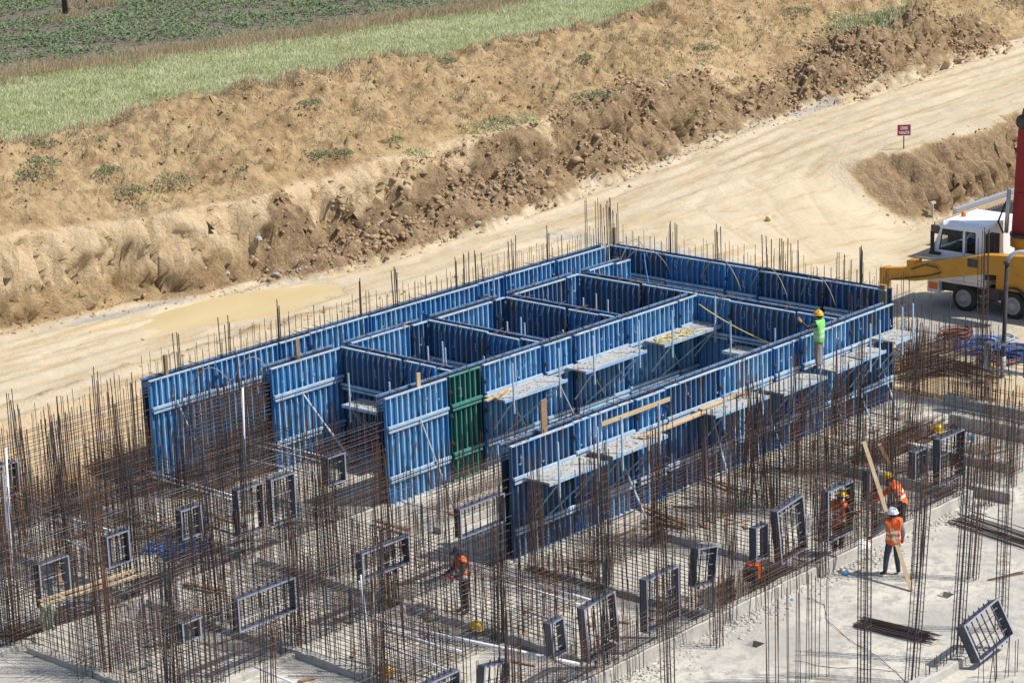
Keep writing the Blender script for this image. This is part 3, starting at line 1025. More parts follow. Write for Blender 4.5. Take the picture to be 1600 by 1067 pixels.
gP = 'raking props of the front wall'
for i, (fx, fy, tx, ty) in enumerate(((1231.6, 734.6, 1199, 636), (1328, 694, 1299, 607), (1366, 675, 1338, 595), (1405, 653.6, 1377, 570))):
    f_ = at(fx, fy)
    tp = onY(tx, ty, 39.72)
    prop('%s raking prop from the left along the right half of the front wall' % ORD[i], tp, f_, 'rail_blue', gP)
for i, (fx, fy, tx, ty) in enumerate(((1015, 825, 970, 715), (1142, 765, 1115, 655))):
    prop('%s raking prop behind the rusty rebar of the front wall' % ('left' if i == 0 else 'right'), onY(tx, ty, 39.72), at(fx, fy), 'rail_blue', gP)
prop('long pale raking prop against the leftmost panel of the middle wall', onY(657, 655, 45.5), at(712, 803), 'silver')
prop('raking prop against the middle wall right of the green panel', onY(868, 588, 45.45), Vector(at(930, 715)), 'hub_grey')
prop('white prop leaning on the short wall left of the rooms', onY(474, 616, 50.4), at(553, 725), 'white_pipe')
prop('thin blue prop against the left end of the back wall', onY(278, 630, 52.3), at(338, 760), 'rail_blue')

# planks on and against the forms
def plank(label, p0, p1, w=.2, t_=.045, mat='timber', up=Vector((0, 0, 1)), cat='plank'):
    p0, p1 = Vector(p0), Vector(p1)
    d = (p1 - p0)
    L = d.length
    d.normalize()
    s = d.cross(up).normalized()
    n_ = s.cross(d)
    rot = Matrix((d, s, n_)).transposed()
    m = MB()
    N = 6
    vs = []
    for i in range(N + 1):
        sag = -.012 * L * .2 * math.sin(math.pi * i / N)
        for yy, zz in ((-w / 2, -t_ / 2), (w / 2, -t_ / 2), (w / 2, t_ / 2), (-w / 2, t_ / 2)):
            vs.append(rot @ Vector((L * i / N, yy, zz + sag)))
    fs = []
    for i in range(N):
        for k in range(4):
            fs.append((i * 4 + k, i * 4 + (k + 1) % 4, i * 4 + 4 + (k + 1) % 4, i * 4 + 4 + k))
    fs += [(0, 1, 2, 3), (N * 4, N * 4 + 1, N * 4 + 2, N * 4 + 3)]
    m.add(vs, fs)
    return tag(m.build('plank', mat, loc=p0), label, cat)


a = onY(764, 611, 44.9)
plank('short plank lying on the platform beside the green panel', (a.x, 45.05, 2.34), (a.x + 1.45, 45.25, 2.34), .12)
plank('second short plank crossing on the platform beside the green panel', (a.x + .25, 44.9, 2.39), (a.x + 1.1, 45.2, 2.42), .10)
a, b_ = onY(945, 664, 39.6), onY(1052, 624, 39.6)
plank('thin plank fixed along the ribs of the front wall', (a.x, 39.72, a.z), (b_.x, 39.72, b_.z), .12, .03, 'timber', Vector((0, 1, 0)))
a, b_ = onY(1000, 655, 39.2), onY(1100, 618, 39.2)
plank('long plank lying over the front wall platforms', (a.x, 39.2, 2.36), (b_.x, 39.25, 2.37), .2)
a, b_ = onY(1098, 618, 39.4), onY(1150, 604, 39.4)
plank('plank lying on the platform of two planks in the middle of the front wall', (a.x, 39.5, 2.36), (a.x + 2.1, 39.55, 2.36), .16)
a = onY(851, 664, 39.95)
m = MB().bx(-.11, .11, -.02, .025, 2.95, 4.05)
tag(m.build('upright_board', 'timber_old', loc=(a.x, 39.97, 0)), 'brown board standing upright in the front wall slot', 'board')
a = onY(652, 600, 45.75)
m = MB().bx(-.07, .07, -.02, .025, 3.0, 3.55).bx(-.02, .12, .026, .06, 3.0, 3.35)
tag(m.build('upright_board', 'timber', loc=(a.x, 45.7, 0)), 'stub of timber standing in the slot of the middle wall', 'board')
a = onY(466, 560, 50.7)
m = MB().bx(-.07, .07, -.02, .025, 2.8, 3.75)
tag(m.build('upright_board', 'timber_old', loc=(a.x, 50.7, 0)), 'pale timber upright behind the short wall left of the rooms', 'board')


# cables and hoses looped over the forms
def arc_cable(label, p0, p1, h, mat, r=.014, name='cable', sw=0):
    p0, p1 = Vector(p0), Vector(p1)
    pts = []
    for i in range(17):
        s = i / 16
        pts.append(p0.lerp(p1, s) + Vector((sw * math.sin(math.pi * s), 0, h * math.sin(math.pi * s) ** .8)) - p0)
    return tag(MB().tube(pts, r, 5).build(name, mat, smooth=True, loc=p0), label, 'cable')


for lab, X, Y, dx, dy, h, mt in (('left tan cable loop at the far corner', 60.9, 51.1, 1.0, .7, 1.0, 'cable_tan'), ('wide tan cable loop at the far corner', 61.2, 50.8, 1.6, -.2, 1.1, 'cable_tan'),
                                 ('right tan cable loop at the far corner', 61.4, 50.9, 1.2, -1.3, .85, 'cable_tan'), ('tan cable arc on the back right wall', 62.2, 48.0, -.3, -1.9, .9, 'cable_tan'),
                                 ('second tan cable arc on the back right wall', 62.2, 45.9, -.2, -1.6, .85, 'cable_tan'), ('third tan cable arc on the back right wall near the truck', 62.2, 43.9, -.1, -1.4, .8, 'cable_tan'),
                                 ('tan cable bow over the room at the right', 58.9, 49.2, .4, -2.0, .55, 'cable_tan'), ('rust coloured bow of wire over the leftmost room', 50.2, 50.6, 1.6, .4, .55, 'cable_tan'),
                                 ('pale wire bow left of the short wall', 44.2, 51.4, 1.2, -.5, .8, 'cable_tan'), ('dark wire bow over the left end of the rebar', 43.9, 51.0, -1.0, .9, .75, 'cable_tan')):
    arc_cable(lab, (X, Y, 2.7), (X + dx, Y + dy, 2.6), h, mt)
arc_cable('yellow hose hanging across the corner of the front room', (58.2, 45.0, 3.1), (58.7, 41.9, 2.0), -.15, 'hose_yellow', .02, 'hose')
arc_cable('blue cable hanging from the back right wall', (62.4, 50.6, 3.2), (60.8, 48.9, 2.6), -.5, 'hose_blue', .016)
pts = []
a = onY(1010, 520, 45.2)
for i in range(90):
    s = i / 89
    pts.append((.2 + 1.9 * s + .18 * math.sin(i * .9), -.25 * math.sin(i * .53) + .1 * math.sin(i * 1.7), .02 + .01 * math.sin(i * 2.1)))
tag(MB().tube(pts, .017, 5).build('hose', 'hose_yellow', smooth=True, loc=(a.x, 45.0, 2.33)), 'yellow hose heaped on the platform of the middle wall', 'hose')

# ------------------------------------------------------------------ concrete upstands on the slab
def upstand(label, x0, y0, x1, y1, w=.26, h=.24):
    rng = random.Random(int(x0 * 7 + y0 * 3))
    d = Vector((x1 - x0, y1 - y0, 0))
    L = d.length
    d.normalize()
    s = Vector((-d.y, d.x, 0))
    m = MB()
    N = max(2, int(L / .22))
    vs = []
    for i in range(N + 1):
        c = d * (L * i / N)
        hh = h + rng.uniform(-.018, .018)
        a, b_ = w / 2 + rng.uniform(-.012, .012), w / 2 + rng.uniform(-.012, .012)
        vs += [c - s * (a + .02), c - s * a + Vector((0, 0, hh - .02)), c - s * (a - .03) + Vector((0, 0, hh)), c + s * (b_ - .03) + Vector((0, 0, hh + rng.uniform(-.01, .01))), c + s * b_ + Vector((0, 0, hh - .02)), c + s * (b_ + .02)]
    for v in vs[0::6] + vs[5::6]:
        v.z = -.02
    fs = []
    for i in range(N):
        for k in range(5):
            fs.append((i * 6 + k, i * 6 + k + 1, i * 6 + 7 + k, i * 6 + 6 + k))
    fs += [tuple(range(6)), tuple(N * 6 + k for k in range(6))]
    m.add(vs, fs)
    return tag(m.build('concrete_upstand', 'concrete', loc=(x0, y0, 0)), label, 'upstand')


KY = 33.05
upstand('long concrete upstand along the right row of window frames', 33.5, KY, 54.6, KY, .30, .30)
upstand('concrete upstand running into the slab behind the leaning plank', 54.65, KY - .17, 54.65, 37.7, .28, .28)
upstand('concrete upstand behind the orange box', 47.3, 33.25, 47.3, 38.2, .24, .19)
upstand('concrete upstand behind the large right window frames', 43.4, 33.25, 43.4, 39.2, .24, .19)
upstand('concrete upstand across the middle of the foreground rebar', 39.45, 34.0, 39.45, 45.2, .24, .19)
upstand('concrete upstand across the lower left rebar', 35.67, 34.0, 35.67, 45.2, .24, .19)
upstand('concrete upstand at the bottom left corner', 31.95, 40.2, 31.95, 45.2, .24, .15)
upstand('concrete upstand across the left slab bay', 39.45, 45.9, 39.45, 52.0, .24, .2)
upstand('concrete upstand in the left slab bay under the blue hose', 35.67, 45.9, 35.67, 52.0, .24, .2)
upstand('thick concrete upstand at the right edge behind the tall frame', 60.3, 37.0, 60.3, 26.0, .30, .42)
upstand('outermost concrete upstand at the right edge beside the sandy soil', 62.2, 38.4, 62.2, 26.0, .30, .30)
upstand('concrete upstand between the two right hand bays', 57.5, 36.8, 57.5, 33.4, .26, .26)
upstand('concrete upstand under the middle wall line in the foreground', 31.0, 45.55, 44.5, 45.55, .24, .15)
upstand('concrete upstand under the front wall line in the foreground', 30.5, 39.8, 43.3, 39.8, .24, .14)
a, b_ = at(1395, 1095), at(1512, 1033)
KY2 = (a.y + b_.y) / 2
upstand('low concrete upstand at the bottom right below the leaning frame', 36.0, KY2, b_.x, KY2, .26, .2)
upstand('short stub of concrete upstand beside the pile of bars', 55.2, 33.2, 55.2, 31.9, .26, .32)


# ------------------------------------------------------------------ reinforcement
def mesh_wall(label, x0, y0, x1, y1, h, sp=.165, hs=.2, z0=0.0, r=.0095, layers=(-.09, .09), rusty=.33, hvar=.5, hz_top=None, skip=None, grp=None, lean=0.0):
    rng = random.Random(int(x0 * 101 + y0 * 13 + x1))
    t = thing('rebar_mesh', label, 'rebar', (x0, y0, z0), 0, grp)
    d = Vector((x1 - x0, y1 - y0, 0))
    L = d.length
    d.normalize()
    s = Vector((-d.y, d.x, 0))
    n_ = int(L / sp)
    tot = n_ * len(layers)
    for off in layers:
        for i in range(n_ + 1):
            u = i * sp + rng.uniform(-.03, .03)
            if skip and any(a <= u <= b__ for a, b__, _, _ in skip):
                continue
            hh = h + rng.uniform(-hvar, hvar) * (1 if rng.random() < .8 else 1.6)
            p = d * u + s * (off + rng.uniform(-.015, .015))
            q = p + d * (rng.gauss(lean, .055)) + s * rng.gauss(0, .05) + Vector((0, 0, hh + (rng.uniform(.3, 1.0) if rng.random() < .12 else 0)))
            bar('vertical_bar', p, q, r * rng.choice((.85, 1.0, 1.0, 1.35)), 'rust' if rng.random() < rusty else 'steel', t)
        k = 0
        top = hz_top or h - .3
        z = .12
        while z < top:
            a0 = rng.uniform(-.15, .1)
            a1 = L + rng.uniform(-.1, .15)
            segs = [(a0, a1)]
            for sk in skip or ():
                if sk[2] <= z <= sk[3]:
                    segs = [w for g in segs for w in ((g[0], sk[0]), (sk[1], g[1]))]
            for g0, g1 in segs:
                if g1 - g0 > .15:
                    bar('horizontal_bar', d * g0 + s * (off * 1.12) + Vector((0, 0, z + rng.uniform(-.02, .02))), d * g1 + s * (off * 1.12) + Vector((0, 0, z + rng.uniform(-.02, .02))), r * .95,
                        'rust' if rng.random() < rusty + .2 else 'steel', t)
            z += hs
    return t


STIR = {}


def stirrups(a, b_, h, sp, mat):
    k = (a, b_, h, sp, mat)
    if k not in STIR:
        m = MB()
        z = .15
        while z < h - .1:
            e = .006
            for p, q in (((-a, -b_), (a, -b_)), ((a, -b_), (a, b_)), ((a, b_), (-a, b_)), ((-a, b_), (-a, -b_))):
                m.tube([(p[0], p[1], z), (q[0], q[1], z + .01)], e, 3, cap=False)
            z += sp
        STIR[k] = m.mesh('stirrups', mat)
    return STIR[k]


def cage(label, x, y, h, a=.16, b_=.10, n=6, grp=None, lean=(0, 0), r=.013, sp=.2, rz=0.0, tie_h=None, rusty=.4, z=0.0, cat='rebar'):
    rng = random.Random(int(x * 331 + y * 77))
    t = thing('rebar_cage', label, cat, (x, y, z), rz, grp)
    t.rotation_euler = (-lean[1], lean[0], rz)
    pts = [(-a, -b_), (a, -b_), (a, b_), (-a, b_), (0, -b_), (0, b_), (-a, 0), (a, 0), (-a / 2, -b_), (a / 2, b_)][:n]
    for p in pts:
        hh = h + rng.uniform(-.35, .25)
        bar('main_bar', (p[0], p[1], 0), (p[0] + rng.gauss(0, .025), p[1] + rng.gauss(0, .025), hh), r * rng.uniform(.9, 1.2), 'rust' if rng.random() < rusty else 'steel', t)
    th = tie_h or round(h * .8, 1)
    tag(link('stirrups', stirrups(a + .012, b_ + .012, th, sp, 'rust'), t), kind='stuff')
    return t


# window frames first: the mesh leaves their openings free
FRAMES = {}


def win(key, label, Y, bl, tr, rot=0.0, nb=4, dep=.21, hb=3):
    A, B = onY(*bl, Y), onY(*tr, Y)
    w, h = B.x - A.x, B.z - A.z
    FRAMES.setdefault(Y, []).append((A.x - .02, B.x + .02, A.z - .02, B.z + .02))
    return window_frame(label, (A.x, Y, A.z), w, h, dep, rot, nb, 0.0, hb)


def window_frame(label, org, w, h, dep, rot, nb, rz, hb=3, grp='steel window frames set in the rebar', tilt=0.0):
    t = thing('window_frame', label, 'window frame', org, rz, grp)
    t.rotation_euler = (tilt, rot, rz)
    T, FL = .018, .046
    # side plates with a front rim, head and sill
    MB().bx(0, T, .005, dep, 0, h).build('jamb', 'frame_grey', t)
    MB().bx(w - T, w, .005, dep, 0, h).build('jamb', 'frame_grey', t)
    MB().bx(T, w - T, .005, dep, h - T, h).build('head', 'frame_grey', t)
    MB().bx(T, w - T, .005, dep, 0, T).build('sill', 'frame_grey', t)
    m = MB()
    m.bx(-.012, FL - .015, -.006, .004, -.01, h + .01)
    m.bx(w - FL + .015, w + .012, -.006, .004, -.01, h + .01)
    m.bx(FL - .014, w - FL + .014, -.006, .004, h - FL + .02, h + .01)
    m.bx(FL - .014, w - FL + .014, -.006, .004, -.01, FL - .02)
    m.build('front_rim', 'frame_rim', t)
    m = MB()
    m.bx(-.012, FL - .02, dep, dep + .008, 0, h)
    m.bx(w - FL + .02, w + .012, dep, dep + .008, 0, h)
    m.bx(FL - .02, w - FL + .02, dep, dep + .008, h - FL + .02, h)
    m.build('rear_rim', 'frame_grey', t)
    for i in range(nb):
        x = w * (i + 1) / (nb + 1)
        bar('upright_bar', (x, dep * .5, -.10), (x, dep * .5, h + .09), .019, 'dark_metal', t, 6)
    if hb and w > .6:
        nb = nb
        for i in range(2 if h < 1.2 else 3):
            z = h * (i + 1) / (3 if h < 1.2 else 4)
            bar('cross_bar', (0, dep * .55, z), (w, dep * .55, z), .010, 'steel', t, 4)
    if hb:
        for i in range(int(h / .27)):
            z = h * (i + .7) / (int(h / .27) + .4)
            bar('pin', (w - .20 if i % 2 or w < .7 else .02, dep * .35, z), (w + .02, dep * .35, z), .008, 'frame_rim', t, 4)
            bar('pin', (-.02, dep * .35, z), (.10, dep * .35, z), .008, 'frame_rim', t, 4)
    return t


YR = 33.15
win('F1', 'smallest window frame left of two large ones in the bottom row', YR, (866, 1030), (885, 964), -.10, 2)
win('F2', 'large left leaning window frame in the bottom row', YR, (921, 1036), (967, 927), -.10, 4)
win('F3', 'large upright window frame in front of the dark sunken pit', YR, (1012, 990), (1061, 884), 0, 4)
win('F4', 'right leaning window frame left of the orange box', YR + .9, (1086, 917), (1116, 846), .17, 2)
win('F5', 'narrow window frame right above the orange box', YR + .3, (1182, 878), (1200, 818), 0, 2)
win('F6', 'large window frame leaning left beside the narrow one', YR, (1222, 882), (1262, 778), -.13, 4)
win('F7', 'large window frame in front of the orange vest worker', YR, (1294, 848), (1334, 751), 0, 4)
win('F8', 'small window frame behind the top of the leaning plank', YR + .6, (1359, 785), (1372, 732), 0, 1)
win('F9', 'small window frame left of the tall right frame', YR + .5, (1430, 749), (1451, 698), 0, 2)
win('F10', 'tall window frame farthest right in the row', YR, (1468, 760), (1508, 670), 0, 4)
win('F11', 'window frame cut by the bottom edge, left of its neighbour', YR, (664, 1095), (719, 1046), 0, 5)
win('F12', 'dark frame cut by the bottom edge beside the white pipe', YR, (752, 1120), (789, 1026), .16, 2)
YD, YC = 39.8, 45.55
win('F14', 'wide window frame just left of the end of the front wall', YD, (721, 842), (788, 770), 0, 5)
win('F15', 'wide window frame in the middle of the foreground rebar', YD, (568, 908), (639, 837), 0, 6)
win('F16', 'widest window frame in the lower left rebar', YD, (375, 988), (461, 902), 0, 6)
win('F17', 'little window frame low in the left rebar', YD, (287, 1005), (313, 964), 0, 2)
win('F18', 'small window frame beside the white prop foot', YC, (514, 760), (539, 707), 0, 3)
win('F19', 'tall narrow frame right of the one under the white pole', YC, (428, 822), (460, 738), 0, 3)
win('F20', 'tall narrow frame below the white pole', YC, (376, 839), (410, 754), 0, 2)
win('F21', 'small window frame above the heap of blue hose', YC, (286, 844), (314, 788), 0, 3)
win('F22', 'square window frame left of the heap of blue hose', YC, (171, 888), (201, 828), 0, 3)
win('F23', 'tall window frame behind the pair of pale timbers', YC, (67, 952), (107, 867), 0, 2)
win('F24', 'window frame cut by the left edge of the picture', 50.5, (-12, 783), (28, 720), 0, 3)
# frame in the right hand cross wall and the loose one leaning on the kerb
A = onX(1538, 576, 62.2)
window_frame('long frame with thin bars at the right edge beside the coils', (62.2, A.y, A.z), 2.6, .85, .24, 0, 9, RM)
A = at(1532, 1034, .2)
B = at(1600, 1000, .2)
window_frame('loose window frame leaning over at the bottom right corner', (A.x, A.y, .2), 1.5, .92, .24, -.14, 6, .0, tilt=-.42)


def openings(Y, x0, y0):
    return [(f[0] - x0, f[1] - x0, f[2], f[3]) for f in FRAMES.get(Y, [])]


def mw(label, Y, x0, x1, h, **k):
    sk = []
    for f in FRAMES.get(Y, []):
        sk.append((f[0] - x0, f[1] - x0, f[2], f[3]))
    return mesh_wall(label, x0, Y + .13, x1, Y + .13, h, skip=None, **k)


# only horizontals stop at openings; uprights frame them
def mesh_open(label, Y, x0, x1, h, **k):
    t = mesh_wall(label, x0, Y + .13, x1, Y + .13, h, **k)
    # bars crossing a frame opening are taken out again
    for o in [c for c in COL.objects if c.parent == t]:
        w0 = Vector((x0, Y + .13, 0)) + Vector(o.location)
        for f in FRAMES.get(Y, []):
            if o.name.startswith('vertical') and f[0] + .03 < w0.x < f[1] - .03:
                if f[2] < .3:
                    bpy.data.objects.remove(o)
                else:
                    o.scale.z = max(.2, f[2] - .05)
                break
            if o.name.startswith('horizontal') and f[2] < w0.z < f[3] and w0.x < f[0] and w0.x + o.scale.z > f[1]:
                L_ = o.scale.z
                o.scale.z = f[0] - w0.x
                if w0.x + L_ - f[1] > .2:
                    n_ = o.copy()
                    COL.objects.link(n_)
                    n_.location.x = f[1] - x0
                    n_.scale.z = w0.x + L_ - f[1]
    return t


_objs_before = None
mesh_open('rebar wall in line with the front formwork, left of it', YD, 30.6, 43.4, 2.7, hvar=.5, grp=None)
mesh_open('rebar wall in line with the middle formwork, left of it', YC, 30.8, 44.5, 3.0, hvar=.45)
mesh_wall('dark dense rebar wall between the back wall and the short wall', 41.9, 50.72, 44.9, 50.72, 3.1, sp=.13, hs=.12, layers=(-.13, -.04, .05, .13), rusty=.35, hvar=.12, r=.009)
mesh_wall('rebar wall in front of the sandy slope at the left edge', 31.5, 52.55, 41.8, 52.55, 3.1, hvar=.3, rusty=.25)
mesh_wall('low rebar wall at the left edge in front of the sandy slope', 32.5, 50.62, 40.5, 50.62, 2.3, hvar=.6, rusty=.4, sp=.24, hs=.26)
mesh_wall('rebar wall rising from the long upstand, left part', 34.0, KY, 43.2, KY, 1.7, hvar=.55, rusty=.45, hz_top=1.3)
mesh_wall('rebar wall rising from the long upstand, beside the pit', 43.5, KY, 47.2, KY, 1.5, hvar=.5, rusty=.7, hz_top=1.2)
mesh_wall('rebar wall rising from the long upstand, around the leaning frames', 47.4, KY, 51.0, KY, 2.0, hvar=.6, rusty=.6)
mesh_wall('rebar wall rising from the long upstand, behind the white helmet worker', 51.2, KY, 54.5, KY, 1.6, hvar=.5, rusty=.5, hz_top=1.2)
mesh_wall('rebar wall around the tall right frame', 54.9, KY + .1, 58.2, KY + .1, 2.3, hvar=.4, rusty=.55)
# meshes across the slab
for lab, X, ya, yb, h, k in (('cross rebar wall over the middle foreground upstand', 39.45, 34.2, 45.2, 2.4, {}), ('cross rebar wall over the lower left upstand', 35.67, 34.4, 45.2, 2.3, {}),
                             ('cross rebar wall at the bottom left corner', 31.95, 38.0, 46.5, 2.2, {}), ('cross rebar wall left of the front formwork end', 43.3, 33.6, 39.4, 1.9, {}),
                             ('cross rebar wall behind the orange box', 47.3, 33.4, 38.2, 2.3, {}), ('cross rebar wall behind the leaning frames', 51.0, 33.6, 38.4, 2.6, {}),
                             ('cross rebar wall above the right upstand', 54.65, 33.4, 37.8, 2.4, {}),
                             ('cross rebar wall in the left bay above the blue hose', 39.45, 46.2, 52.2, 2.6, {}), ('cross rebar wall in the far left bay', 35.67, 46.2, 52.2, 2.5, {}),
                             ('cross rebar wall in front of the dark rebar, left of the short wall', 43.4, 46.0, 50.4, 2.6, {}),
                             ('light rebar wall along the right hand upstand', 60.3, 27.0, 37.0, 1.4, dict(sp=.3, hs=.35)), ('rebar wall beside the coils at the right edge', 62.2, 28.0, 38.2, 1.2, dict(sp=.25, hs=.3))):
    mesh_wall(lab, X, ya, X, yb, h, hvar=.5, **k)
mesh_wall('rust coloured rebar wall standing close before the front formwork', 44.6, 37.6, 51.2, 37.6, 2.5, hvar=.5, rusty=.9, sp=.22)
mesh_wall('short rusty rebar wall before the right half of the front formwork', 53.3, 37.9, 56.0, 37.9, 2.6, hvar=.4, rusty=.85)
mesh_wall('tall thin rebar wall between the front formwork and the pump truck', 61.4, 41.6, 65.2, 41.6, 2.9, hvar=.5, rusty=.35, sp=.22, hs=.3)
mesh_wall('dense rusty rebar wall at the right end of the front formwork', 62.6, 36.9, 62.6, 40.4, 2.4, hvar=.4, rusty=.7, sp=.14, hs=.14, layers=(-.12, 0, .12))

mesh_wall('light rebar wall between the long upstand and the front wall line', 34.5, 36.5, 43.2, 36.5, 2.3, sp=.24, hs=.25, hvar=.7)
mesh_wall('light rebar wall between the front and middle wall lines', 31.5, 42.7, 43.0, 42.7, 2.4, sp=.26, hs=.28, hvar=.7)
mesh_wall('light rebar wall behind the blue hose heap', 33.0, 48.3, 43.2, 48.3, 2.6, sp=.24, hs=.28, hvar=.7)
mesh_wall('rusty rebar wall between the front formwork and the leaning frames', 51.2, 36.6, 57.5, 36.6, 2.5, sp=.2, hs=.24, hvar=.6, rusty=.75)
mesh_wall('rebar wall across the open strip before the green panel', 43.9, 43.0, 50.5, 43.0, 2.0, sp=.2, hs=.2, hvar=.5, rusty=.5)
mesh_wall('low rebar wall close before the leftmost panels of the middle wall', 45.0, 44.3, 49.5, 44.3, 1.2, sp=.2, hs=.18, hvar=.4, rusty=.6)
upstand('concrete upstand across the open strip before the green panel', 43.9, 43.0, 51.0, 43.0, .24, .18)
# column cages
gC = 'rebar column cages among the slab rebar'
CG = []
for X in (31.95, 35.67, 39.45, 43.35, 47.3, 51.0, 54.65):
    for Y in (KY, 36.6, 39.95, 42.6, 45.7, 48.4):
        if Y > 39.9 and X > 43:
            continue
        if Y == 39.95 and X > 43:
            continue
        CG.append((X, Y))
ROWN = {KY: 'on the long upstand', 36.6: 'in the row just behind the long upstand', 39.95: 'in line with the front formwork', 42.6: 'between the front and middle wall lines', 45.7: 'in line with the middle formwork', 48.4: 'in the left bay behind the hose'}
for i, (X, Y) in enumerate(CG):
    rg = random.Random(i * 7 + 3)
    big = rg.random() < .5
    nth = ORD[sum(1 for c in CG if c[1] == Y and c[0] < X)]
    cage('%s column cage from the left %s' % (nth, ROWN[Y]), X + rg.uniform(-.3, .3), Y + rg.uniform(-.2, .2), rg.uniform(3.3, 4.3) if Y > 33.5 else rg.uniform(2.2, 3.4), .22 if big else .14, .13 if big else .10,
         10 if big else 8, gC, (rg.gauss(0, .025), rg.gauss(0, .025)), rusty=.33)
# the left edge thicket against the slope
for i in range(12):
    rg = random.Random(i + 50)
    X, Y = 33.2 + i * .72, 52.1 + rg.uniform(-.3, .5)
    cage('%s thin dark bar bundle from the left before the sandy slope' % ORD[i], X, Y, rg.uniform(3.2, 4.1), .07, .05, 4, 'bar bundles before the sandy slope', (rg.gauss(0, .03), rg.gauss(0, .02)), r=.013, sp=.45, rusty=.2)
# rusty cages along the front formwork
for i, (px, py) in enumerate(((843, 905), (917, 905), (935, 880), (1018, 850), (1032, 845), (1165, 740), (1185, 770), (1243, 735), (1310, 700))):
    p = at(px, py)
    cage('%s rust brown column cage from the left before the front formwork' % ORD[i], p.x, p.y, 3.3, .15, .11, 8, 'rust brown cages before the front formwork', (random.gauss(0, .02), random.gauss(0, .02)), rusty=.92, r=.012)
for lab, px, py, h, le in (('cage of tall bars standing alone at the right of the bottom edge, leftmost', 1350, 1072, 5.0, (.0, 0)), ('leaning cage of tall bars near the stack of loose bars', 1424, 1068, 4.6, (.10, 0)),
                           ('long cage of bars leaning right before the loose frame', 1494, 1034, 5.2, (.09, 0)), ('tall cage of bars behind the loose leaning frame', 1564, 985, 5.0, (.03, 0)),
                           ('slender cage standing right of the plank', 1432, 905, 3.4, (.06, 0)), ('leaning dark cage right of the white helmet worker', 1388, 790, 3.0, (.10, .04)),
                           ('tall slender cage standing beside the coils near the truck', 1533, 640, 5.6, (.0, 0)), ('slender cage right of the tall window frame', 1545, 790, 4.6, (.02, 0)),
                           ('sheaf of thin dark bars leaning beside the front wall', 1165, 800, 3.4, (.10, -.04)), ('second sheaf of thin dark bars leaning the other way', 1200, 790, 3.3, (-.10, .03)),
                           ('sheaf of leaning bars at the right end of the front wall', 1432, 700, 3.6, (.12, .05)), ('second leaning sheaf at the right end of the front wall', 1418, 690, 3.5, (.06, -.05)),
                           ('thin bundle of bars standing at the right edge of the slab', 1580, 760, 2.6, (.05, 0)), ('dark bundle of bars leaning by the pile of bars', 1520, 905, 3.2, (.10, 0)),
                           ('bundle of short dark bars standing by the upstand right of the pit', 1120, 1010, 2.0, (0, 0)), ('dark bundle of bars standing in the middle of the bottom edge', 1044, 1080, 4.2, (-.02, 0))):
    p = at(px, py)
    cage(lab, p.x, p.y, h, .13, .09, 6, None, le, r=.013, sp=.22, rusty=.35, tie_h=round(h * .9, 1))


# bars lying about
def lay_bars(label, p0, p1, n, spread, mat, hgt=.12, r=.011, name='bar_stack', jit=.12, dz=0.0):
    rng = random.Random(int(p0.x * 57 + p0.y * 19))
    t = thing(name, label, 'rebar', (p0.x, p0.y, p0.z), 0)
    d = p1 - p0
    s = Vector((-d.y, d.x, 0)).normalized()
    for i in range(n):
        o = s * rng.uniform(-spread, spread)
        z = .012 + rng.random() ** 1.5 * hgt
        e = d.normalized()
        bar('bar', o + e * rng.uniform(-jit, jit) + Vector((0, 0, z)), o + d + e * rng.uniform(-jit * 2, jit * 2) + s * rng.uniform(-.05, .05) + Vector((0, 0, z + dz * rng.random())), r * rng.uniform(.8, 1.2), mat if rng.random() < .75 else ('rust' if mat == 'steel' else 'steel'), t)
    return t


lay_bars('flat stack of dark bars lying on the bare slab at the bottom right', at(1345, 975), at(1452, 1000), 60, .30, 'steel', .10)
lay_bars('pile of dark bars lying at the right edge of the slab', at(1500, 812), at(1640, 858), 28, .5, 'steel', .15)
lay_bars('heap of rusty bars lying behind the small right frames', at(1350, 722), at(1470, 668), 60, .55, 'rust', .35, jit=.4)
lay_bars('long rusty bars lying behind the leaning plank', at(1375, 745), at(1540, 705), 40, .5, 'rust', .25, jit=.4)
lay_bars('tangle of rusty bars heaped at the end of the front wall', at(1400, 592), at(1485, 572), 110, .8, 'rust', .9, jit=.4)
lay_bars('dark bars laid over the hollow by the coils', at(1410, 560), at(1540, 590), 40, .7, 'steel', .25, jit=.5)
lay_bars('bundle of rusty bars lying along the left upstand', at(205, 925), at(300, 885), 18, .25, 'rust', .15)
lay_bars('rusty bars lying across the bottom left corner', at(10, 1000), at(130, 955), 20, .4, 'rust', .15)
lay_bars('rusty bars lying at the foot of the left sandy slope', at(110, 800), at(330, 735), 24, .5, 'rust', .4, jit=.5)
lay_bars('thin rods scattered on the slab right of the truck end', at(1545, 905), at(1600, 893), 6, .15, 'rust', .02)


# loose wires and starter rods on the bare slab
def wire(label, pts, mat='steel', r=.008):
    p0 = pts[0]
    P = []
    for i in range(len(pts) - 1):
        for k in range(6):
            s = k / 6
            P.append(pts[i].lerp(pts[i + 1], s) + Vector((0, 0, .02 + .02 * math.sin(i * 3 + k))) - p0)
    P.append(pts[-1] - p0)
    return tag(MB().tube(P, r, 4).build('wire', mat, loc=p0), label, 'wire')


